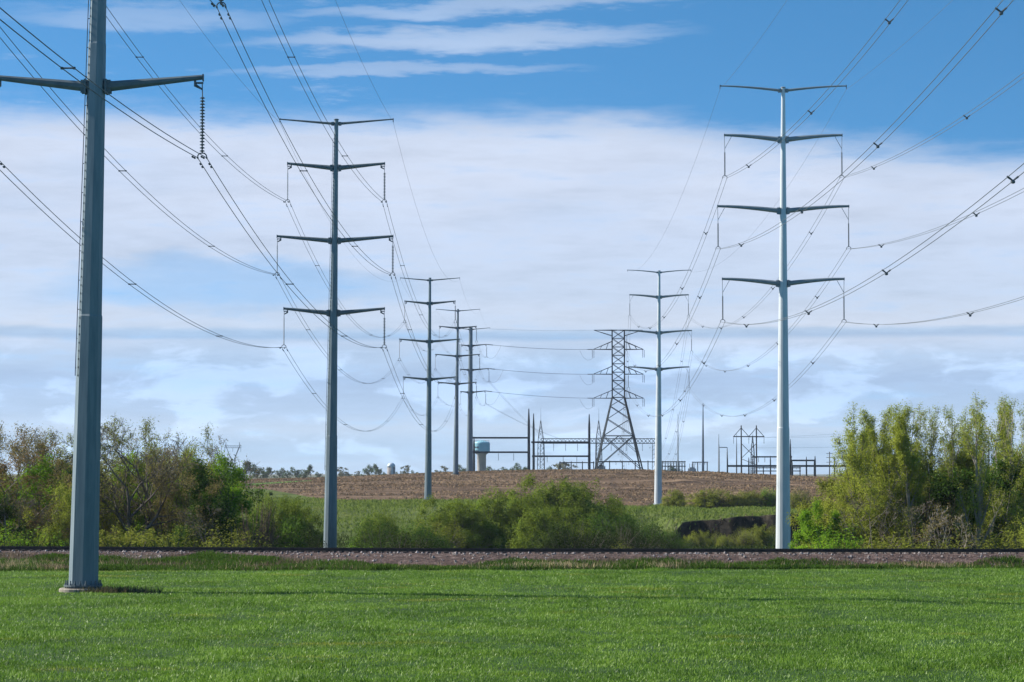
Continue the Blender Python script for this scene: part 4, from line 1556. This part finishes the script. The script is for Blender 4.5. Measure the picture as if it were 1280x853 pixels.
proto_tree('bare_spreading', 101, 12, 'bark', 'leaf_bud', 2340, .22, 0.043, 3, **spreading)
proto_tree('bare_spreading_b', 131, 12, 'bark', 'leaf_olive', 6760, .25, 0.046, 3, **spreading)
proto_tree('bare_forked', 102, 11, 'grey_bark', 'leaf_bud', 2600, .25, 0.046, **forked)
proto_tree('bud_forked', 103, 11, 'bark', 'leaf_bud', 13520, .3, 0.052, **forked)
proto_tree('russet_round', 104, 11, 'bark', 'leaf_russet', 10920, .3, 0.052, **round_)
proto_tree('olive_clump', 105, 11, 'bark', 'leaf_olive', 22425, .32, 0.045, **clump)
proto_tree('yellow_upright', 106, 13, 'pale_bark', 'leaf_yellow', 29899, .27, 0.045, upper=.18, **upright)
proto_tree('yellow_upright_b', 107, 13, 'grey_bark', 'leaf_yellow', 25299, .27, 0.045, upper=.15, **clump)
proto_tree('sparse_upright', 108, 13, 'pale_bark', 'leaf_yellow', 12649, .22, 0.041, upper=.3, **upright)
proto_tree('sparse_upright_b', 118, 13, 'pale_bark', 'leaf_yellow', 13799, .22, 0.041, upper=.35, **clump)
proto_tree('bright_round', 109, 9, 'bark', 'leaf_bright', 34000, .36, 0.070, **round_)
proto_tree('dark_round', 110, 9, 'bark', 'leaf_dark', 23400, .38, 0.070, **round_)
proto_tree('yellow_round', 111, 9, 'bark', 'leaf_yellow', 25350, .36, 0.051, **round_)
proto_tree('olive_round', 112, 9, 'bark', 'leaf_olive', 29119, .38, 0.056, **round_)
proto_tree('pale_fork', 113, 6, 'pale_bark', 'leaf_bud', 2340, .2, 0.046, **forked)
proto_shrub('brush', 201, 5.0, 2.6, 'bark', 'leaf_olive', 300, 11000, 0.041, .2)
proto_shrub('brown_brush', 202, 5.0, 1.9, 'dead_vine', 'leaf_bud', 520, 2860, 0.035, .2)
proto_shrub('willow', 203, 7.5, 6.0, 'grey_bark', 'leaf_willow', 330, 44000, .085, .30)
proto_shrub('willow_b', 204, 7.5, 6.0, 'grey_bark', 'leaf_willow', 380, 46000, .085, .30)
proto_shrub('green_bush', 205, 5.0, 2.6, 'bark', 'leaf_bright', 420, 9880, 0.052, .18)
proto_shrub('olive_bush', 206, 5.0, 3.2, 'grey_bark', 'leaf_olive', 230, 17000, .07, .2)
M['leaf_painted_shade'] = mat_leaf('leaf_painted_shade', (.022, .040, .010), (.060, .085, .020), None, .25, .2)  # hollow's shade put into the leaf colour itself
proto_shrub('shade_bush', 208, 6.0, 5.0, 'bark', 'leaf_painted_shade', 420, 15000, .07, .3)  # low shrubs in the shade-darkened leaf colour, for the dark foot of the hollow
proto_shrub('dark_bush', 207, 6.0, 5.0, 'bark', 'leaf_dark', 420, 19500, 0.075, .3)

GL, GR, GS = 'trees of the left grove', 'trees of the right grove', 'shrubs of the willow hollow'
TREES = [
    # ---- left grove
    ('russet_round', 'budding_tree', 'reddish brown budding tree at the outer left end of the grove', 4, 206, 541, GL, 1.0),
    ('bud_forked', 'budding_tree', 'olive budding tree just left of the nearest pole, highest crown there', 44, 214, 531, GL, 1.0),
    ('bare_spreading', 'bare_tree', 'bare grey crowned tree showing close against the left edge of the nearest pole', 78, 218, 537, GL, .8),
    ('olive_clump', 'leafy_tree', 'olive tree filling the gap between the russet tree and the budding tree', 24, 226, 540, GL, 1.1),
    ('bright_round', 'leafy_tree', 'fresh green tree below the bare crowns left of the nearest pole', 52, 210, 572, GL, .9),
    ('bare_forked', 'bare_tree', 'low grey bare tree with a dark leaning stem left of the nearest pole', 32, 203, 588, GL, 1.0),
    ('yellow_round', 'leafy_tree', 'mustard yellow leafed tree touching the nearest pole on its left', 76, 201, 604, GL, .7),
    ('dark_round', 'leafy_tree', 'dark green low tree at the bottom left of the grove', 10, 200, 620, GL, 1.0),
    ('bare_spreading', 'bare_tree', 'large bare tree with wide dark limbs right of the nearest pole', 150, 201, 527, GL, 1.05),
    ('olive_clump', 'leafy_tree', 'yellowish olive tree standing behind the large dark limbed bare tree', 172, 222, 527, GL, 1.0),
    ('bare_spreading_b', 'bare_tree', 'thinly leafed tree between the dark limbed tree and the tallest tree', 192, 212, 530, GL, .9),
    ('bright_round', 'leafy_tree', 'bright green tree glowing behind the thin dark stems mid grove', 192, 216, 570, GL, .9),
    ('bare_spreading_b', 'bare_tree', 'tallest tree of the left grove, thin branching crown above the rest', 214, 209, 517, GL, .75),
    ('bud_forked', 'budding_tree', 'brownish budding tree below the tallest left crown', 224, 203, 560, GL, .8),
    ('yellow_round', 'leafy_tree', 'yellow green tree between the tallest left tree and the dark green end tree', 243, 211, 556, GL, .75),
    ('bare_forked', 'bare_tree', 'bare grey topped tree rising above the dark green end of the grove', 264, 220, 544, GL, .75),
    ('bright_round', 'leafy_tree', 'sunlit bright green crown on top of the grove end', 268, 207, 571, GL, .75),
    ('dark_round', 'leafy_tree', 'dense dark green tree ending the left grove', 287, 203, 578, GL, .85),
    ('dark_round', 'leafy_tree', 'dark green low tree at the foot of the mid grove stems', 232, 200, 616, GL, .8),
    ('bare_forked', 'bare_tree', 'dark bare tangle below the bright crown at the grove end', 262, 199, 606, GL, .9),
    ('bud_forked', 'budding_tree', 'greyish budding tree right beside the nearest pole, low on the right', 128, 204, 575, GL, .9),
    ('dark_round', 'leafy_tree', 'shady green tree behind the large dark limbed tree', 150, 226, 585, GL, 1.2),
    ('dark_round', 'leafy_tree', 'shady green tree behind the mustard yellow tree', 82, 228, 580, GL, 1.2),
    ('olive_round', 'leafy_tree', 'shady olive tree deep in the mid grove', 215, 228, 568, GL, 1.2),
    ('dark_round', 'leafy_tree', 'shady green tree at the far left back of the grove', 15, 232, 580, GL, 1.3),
    ('green_bush', 'green_bush', 'low green bush at the foot of the grove left of the nearest pole', 42, 193, 657, GL, 1.4),
    ('olive_bush', 'olive_bush', 'low olive bush at the trunk foot of the large dark limbed tree', 178, 193, 660, GL, 1.4),
    ('olive_bush', 'olive_bush', 'low olive bush just right of the nearest pole behind the track', 138, 193, 655, GL, 1.0),
    ('brush', 'brush', 'grey brush at the far left foot of the grove', 4, 193, 650, GL, 1.2),
    ('brush', 'brush', 'grey brush at the foot of the tallest left tree', 214, 193, 648, GL, 1.2),
    ('brush', 'brush', 'dark grey brush below the dense green end tree', 296, 194, 640, GL, 1.2),
    ('brown_brush', 'dead_brush', 'reddish brown dead vine clump at the end of the left grove', 320, 197, 613, GL, .55),
    # ---- right grove
    ('bright_round', 'leafy_tree', 'vivid green low tree at the near end of the right grove', 1026, 200, 628, GR, .75),
    ('olive_round', 'leafy_tree', 'olive tree sloping up behind the vivid green low tree', 1072, 207, 588, GR, .9),
    ('yellow_upright_b', 'poplar', 'first tall yellow green poplar at the left shoulder of the right grove', 1084, 206, 507, GR, 1.0),
    ('yellow_upright', 'poplar', 'yellow green poplar second along the right grove skyline', 1104, 212, 511, GR, 1.0),
    ('yellow_upright', 'poplar', 'yellow poplar with a straight pale trunk third along the right skyline', 1134, 202, 507, GR, 1.0),
    ('sparse_upright', 'poplar', 'thin crowned poplar behind the straight pale trunk', 1160, 211, 505, GR, 1.0),
    ('sparse_upright_b', 'poplar', 'sparse poplar standing left of the tall twin stemmed poplar', 1182, 210, 506, GR, .9),
    ('sparse_upright', 'poplar', 'tall twin stemmed sparse poplar, highest of the right grove', 1216, 202, 493, GR, 1.0),
    ('sparse_upright_b', 'poplar', 'tall sparse poplar next to the rightmost one', 1252, 206, 496, GR, 1.0),
    ('sparse_upright', 'poplar', 'rightmost tall poplar with thin leaves', 1276, 204, 505, GR, .9),
    ('yellow_round', 'leafy_tree', 'yellow green tree filling the front of the grove below the first poplars', 1090, 201, 592, GR, 1.0),
    ('olive_clump', 'leafy_tree', 'olive many stemmed tree below the second poplar', 1110, 204, 570, GR, 1.0),
    ('olive_round', 'leafy_tree', 'olive tree behind the straight pale trunk at mid height', 1150, 210, 573, GR, 1.1),
    ('olive_clump', 'leafy_tree', 'tall olive tree behind the second poplar', 1120, 216, 562, GR, 1.1),
    ('dark_round', 'leafy_tree', 'dark green tree right of the brown tangle', 1205, 210, 590, GR, 1.1),
    ('dark_round', 'leafy_tree', 'shadowy dark green tree below the rightmost poplars', 1238, 208, 575, GR, 1.0),
    ('yellow_round', 'leafy_tree', 'yellow green low tree at the right end of the grove', 1274, 199, 610, GR, .9),
    ('olive_clump', 'leafy_tree', 'shaded olive tree deep behind the tall twin stemmed poplar', 1196, 222, 560, GR, 1.3),
    ('dark_round', 'leafy_tree', 'shady green tree at the back of the grove right end', 1275, 226, 570, GR, 1.3),
    ('dark_round', 'leafy_tree', 'shady green tree at the back behind the first poplars', 1096, 228, 590, GR, 1.3),
    ('bare_forked', 'bare_tree', 'brownish bare tree among the front stems below the second poplar', 1120, 199, 600, GR, .9),
    ('brown_brush', 'dead_brush', 'tall brown tangle of dead vines mid right grove', 1168, 203, 604, GR, .8),
    ('pale_fork', 'small_tree', 'small pale forked tree in front of the dark green tree', 1181, 196, 632, GR, .9),
    ('yellow_round', 'leafy_tree', 'sunlit yellow green tree on the sloping near flank of the right grove', 1050, 203, 604, GR, .85),
    ('olive_bush', 'olive_bush', 'low yellow olive bush at the front of the right grove', 1126, 193, 668, GR, 1.3),
    ('green_bush', 'green_bush', 'small green bush at the foot of the vivid green low tree', 1042, 194, 655, GR, 1.3),
    ('brush', 'brush', 'grey brush at the foot of the brown tangle', 1160, 193, 655, GR, 1.3),
    ('brush', 'brush', 'grey brush at the right end foot of the grove', 1268, 194, 655, GR, 1.5),
    ('brush', 'brush', 'grey brush below the yellow green front tree', 1085, 193, 655, GR, 1.5),
    ('brush', 'brush', 'grey brush at the foot of the tall twin stemmed poplar', 1222, 194, 650, GR, 1.3),
    ('yellow_upright', 'poplar', 'shorter poplar stepping down at the near end of the right grove', 1066, 210, 536, GR, .9),
    ('yellow_upright_b', 'poplar', 'bushy poplar between the first two tall poplars', 1096, 215, 515, GR, .8),
    ('sparse_upright_b', 'poplar', 'poplar rising just left of the thin crowned poplar', 1148, 214, 509, GR, .8),
    ('yellow_upright_b', 'poplar', 'bushy poplar right of the thin crowned poplar', 1174, 213, 511, GR, .8),
    ('yellow_upright_b', 'poplar', 'bushy poplar just left of the tall twin stemmed poplar', 1200, 213, 512, GR, .8),
    ('sparse_upright_b', 'poplar', 'poplar between the tall twin stemmed poplar and its right neighbour', 1234, 211, 500, GR, .9),
    ('yellow_upright', 'poplar', 'fuller poplar close left of the rightmost tall poplar', 1264, 212, 506, GR, .8),
    ('olive_clump', 'leafy_tree', 'olive tree against the right edge of the nearest pole', 130, 216, 535, GL, .9),
    ('olive_clump', 'leafy_tree', 'olive crown right behind the tallest left tree', 236, 222, 534, GL, .9),
    ('bud_forked', 'budding_tree', 'budding crown between the russet tree and the bare grey crown', 66, 228, 534, GL, .9),
    ('bright_round', 'leafy_tree', 'fresh green tree at mid height behind the brownish budding tree', 220, 213, 578, GL, .8),
    # ---- willow hollow behind the track
    ('willow_b', 'willow_shrub', 'dark willow shrub just right of the dead vine clump', 334, 268, 620, GS, .62),
    ('willow', 'willow_shrub', 'willow shrub close on the left of the dark pole behind the track', 372, 300, 624, GS, .8),
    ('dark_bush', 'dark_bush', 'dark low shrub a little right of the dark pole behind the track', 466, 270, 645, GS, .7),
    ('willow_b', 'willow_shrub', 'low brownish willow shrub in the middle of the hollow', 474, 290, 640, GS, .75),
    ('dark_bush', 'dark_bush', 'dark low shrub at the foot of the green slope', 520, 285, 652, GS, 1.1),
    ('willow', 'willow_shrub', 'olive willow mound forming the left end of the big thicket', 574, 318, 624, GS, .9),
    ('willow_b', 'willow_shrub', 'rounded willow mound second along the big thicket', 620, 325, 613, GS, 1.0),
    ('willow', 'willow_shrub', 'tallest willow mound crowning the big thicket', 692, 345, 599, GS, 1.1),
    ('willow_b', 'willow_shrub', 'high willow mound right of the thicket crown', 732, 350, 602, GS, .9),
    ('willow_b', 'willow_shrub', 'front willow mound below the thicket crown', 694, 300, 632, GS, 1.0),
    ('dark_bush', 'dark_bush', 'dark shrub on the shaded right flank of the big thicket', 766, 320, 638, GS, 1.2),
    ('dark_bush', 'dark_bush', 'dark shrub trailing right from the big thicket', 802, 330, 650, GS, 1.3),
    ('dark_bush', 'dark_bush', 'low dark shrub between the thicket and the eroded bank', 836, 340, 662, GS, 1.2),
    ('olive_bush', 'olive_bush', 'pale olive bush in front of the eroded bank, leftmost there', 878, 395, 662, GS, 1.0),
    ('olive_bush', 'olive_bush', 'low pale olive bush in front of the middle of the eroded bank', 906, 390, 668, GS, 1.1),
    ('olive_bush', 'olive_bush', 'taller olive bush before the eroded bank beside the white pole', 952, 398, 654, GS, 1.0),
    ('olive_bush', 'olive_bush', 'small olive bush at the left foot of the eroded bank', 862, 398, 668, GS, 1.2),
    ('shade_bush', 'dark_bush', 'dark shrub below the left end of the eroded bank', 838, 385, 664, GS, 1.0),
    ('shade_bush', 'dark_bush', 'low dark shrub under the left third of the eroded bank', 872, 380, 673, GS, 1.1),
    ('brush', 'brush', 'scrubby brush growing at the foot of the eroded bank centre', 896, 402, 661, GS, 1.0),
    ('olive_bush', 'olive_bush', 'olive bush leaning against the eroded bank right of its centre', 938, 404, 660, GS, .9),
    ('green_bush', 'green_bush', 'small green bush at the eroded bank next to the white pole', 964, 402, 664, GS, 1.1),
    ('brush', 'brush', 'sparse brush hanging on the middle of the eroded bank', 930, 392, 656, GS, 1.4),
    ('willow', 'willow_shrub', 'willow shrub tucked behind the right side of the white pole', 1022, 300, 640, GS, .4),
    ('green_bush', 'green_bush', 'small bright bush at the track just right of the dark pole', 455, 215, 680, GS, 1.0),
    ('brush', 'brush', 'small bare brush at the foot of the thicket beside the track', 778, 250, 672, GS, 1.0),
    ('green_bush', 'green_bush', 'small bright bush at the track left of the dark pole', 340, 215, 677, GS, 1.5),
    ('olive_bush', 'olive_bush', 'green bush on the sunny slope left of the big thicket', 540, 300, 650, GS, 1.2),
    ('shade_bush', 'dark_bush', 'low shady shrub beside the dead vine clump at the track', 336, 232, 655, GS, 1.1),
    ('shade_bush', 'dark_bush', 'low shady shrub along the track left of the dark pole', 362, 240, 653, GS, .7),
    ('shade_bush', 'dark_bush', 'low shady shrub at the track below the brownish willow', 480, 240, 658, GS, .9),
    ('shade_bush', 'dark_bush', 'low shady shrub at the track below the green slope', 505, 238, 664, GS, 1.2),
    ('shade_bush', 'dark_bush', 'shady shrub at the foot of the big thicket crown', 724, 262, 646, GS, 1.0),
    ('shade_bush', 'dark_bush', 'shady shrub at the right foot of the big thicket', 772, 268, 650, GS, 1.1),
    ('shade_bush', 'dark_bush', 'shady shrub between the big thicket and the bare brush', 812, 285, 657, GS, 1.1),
    # ---- along the brown field edge
    ('olive_bush', 'olive_bush', 'rounded olive bush beside the foot of the pale steel pole', 843, 505, 611, GS, 1.3),
    ('olive_bush', 'olive_bush', 'left bush of the hedge on the shelf above the eroded bank', 888, 500, 610, GS, 2.0),
    ('brush', 'brush', 'brownish middle bush of the hedge above the eroded bank', 914, 500, 611, GS, 2.4),
    ('olive_bush', 'olive_bush', 'right bush of the hedge above the eroded bank', 938, 500, 612, GS, 2.0),
    ('green_bush', 'green_bush', 'greener bush ending the hedge just left of the white pole', 964, 500, 608, GS, 1.3),
    ('dark_bush', 'dark_bush', 'small dark bush alone on the brown field edge near the left grove', 338, 560, 614, GS, .8),
    ('brush', 'brush', 'grey brush between the white pole and the right grove', 1000, 480, 606, GS, 1.4),
]
TURN = {'tallest tree of the left grove, thin branching crown above the rest': 3.4}
rng = random.Random(77)
for key, name, label, px, Y, top, grp, sx in TREES:
    cat = 'tree' if name in ('leafy_tree', 'bare_tree', 'budding_tree', 'poplar', 'small_tree') else 'shrub'
    plant(key, name, label, cat, px, Y, top=top, rz=rng.uniform(0, 6.28) + TURN.get(label, 0), sx=sx, group=grp, parts=('trunk', 'crown') if cat == 'tree' else ('stems', 'foliage'))

# distant trees on the skyline
for nm, seed, lf in (('far_round', 301, 'leaf_far'), ('far_bud', 302, 'leaf_far_bud'), ('far_tall', 303, 'leaf_far')):
    proto_tree(nm, seed, 13, 'grey_bark', lf, 900, .8, .5, **(round_ if nm != 'far_tall' else spreading))
FAR = [(314, 576, 'far_tall', 1.0), (322, 580, 'far_round', 1.0), (331, 586, 'far_round', 1.1), (340, 584, 'far_tall', 1.2), (349, 585, 'far_round', 1.2), (358, 588, 'far_round', 1.1),
       (370, 584, 'far_round', 1.1), (381, 590, 'far_round', 1.3), (390, 581, 'far_tall', .9), (399, 590, 'far_round', 1.2), (427, 584, 'far_bud', 1.1), (436, 591, 'far_round', 1.3),
       (447, 589, 'far_bud', .9), (459, 581, 'far_round', 1.0), (467, 580, 'far_tall', .9), (479, 590, 'far_round', 1.0), (498, 590, 'far_round', 1.0), (507, 582, 'far_bud', .8),
       (518, 588, 'far_round', .9), (547, 588, 'far_bud', .9), (556, 583, 'far_bud', .8), (579, 581, 'far_round', .8), (616, 583, 'far_round', 1.4), (630, 584, 'far_round', 1.5),
       (642, 583, 'far_round', 1.3), (652, 579, 'far_round', .9), (700, 578, 'far_bud', 1.2), (711, 580, 'far_bud', 1.2), (690, 583, 'far_round', 1.2), (838, 581, 'far_round', 1.2), (846, 586, 'far_round', 1.2)]
WHERE = ['first distant tree beyond the left grove', 'distant tree second from the left grove', 'low distant tree third from the left grove', 'distant tree fourth from the left grove',
         'distant tree fifth from the left grove', 'low distant tree in the first row gap', 'round distant tree alone left of the dark pole', 'low hedge like distant tree left of the dark pole',
         'tall narrow distant tree close left of the dark pole', 'low distant tree touching the dark pole on its left', 'pale distant tree just right of the dark pole', 'low distant hedge tree right of the dark pole',
         'small distant bush tree midway between the dark pole and silo', 'left tree of the distant pair left of the silo', 'right tree of the distant pair left of the silo', 'small dark tree touching the silo on its left',
         'small dark tree touching the silo on its right', 'brown budding distant tree right of the silo', 'small distant tree left of the pole at the brown field edge', 'bare distant tree right of the pole at the brown field edge',
         'small budding distant tree left of the slim crest pole', 'distant tree between the two crest poles', 'low distant tree just right of the water tower', 'low distant tree under the first gantry beam',
         'low distant tree under the right half of the first gantry', 'dark distant tree at the foot of the tall spiked post', 'pale green distant tree under the second gantry', 'second pale green distant tree under the second gantry',
         'low distant tree at the left posts of the second gantry', 'distant tree seen through the cage like rack', 'low distant tree at the right end of the cage like rack']
for (px, top, key, sx), lab in zip(FAR, WHERE):
    Y = 1850 + rng.uniform(-150, 250)
    plant(key, 'distant_tree', lab, 'tree', px, Y, top=top, rz=rng.uniform(0, 6.28), sx=sx * 1.25, group='distant trees on the skyline')
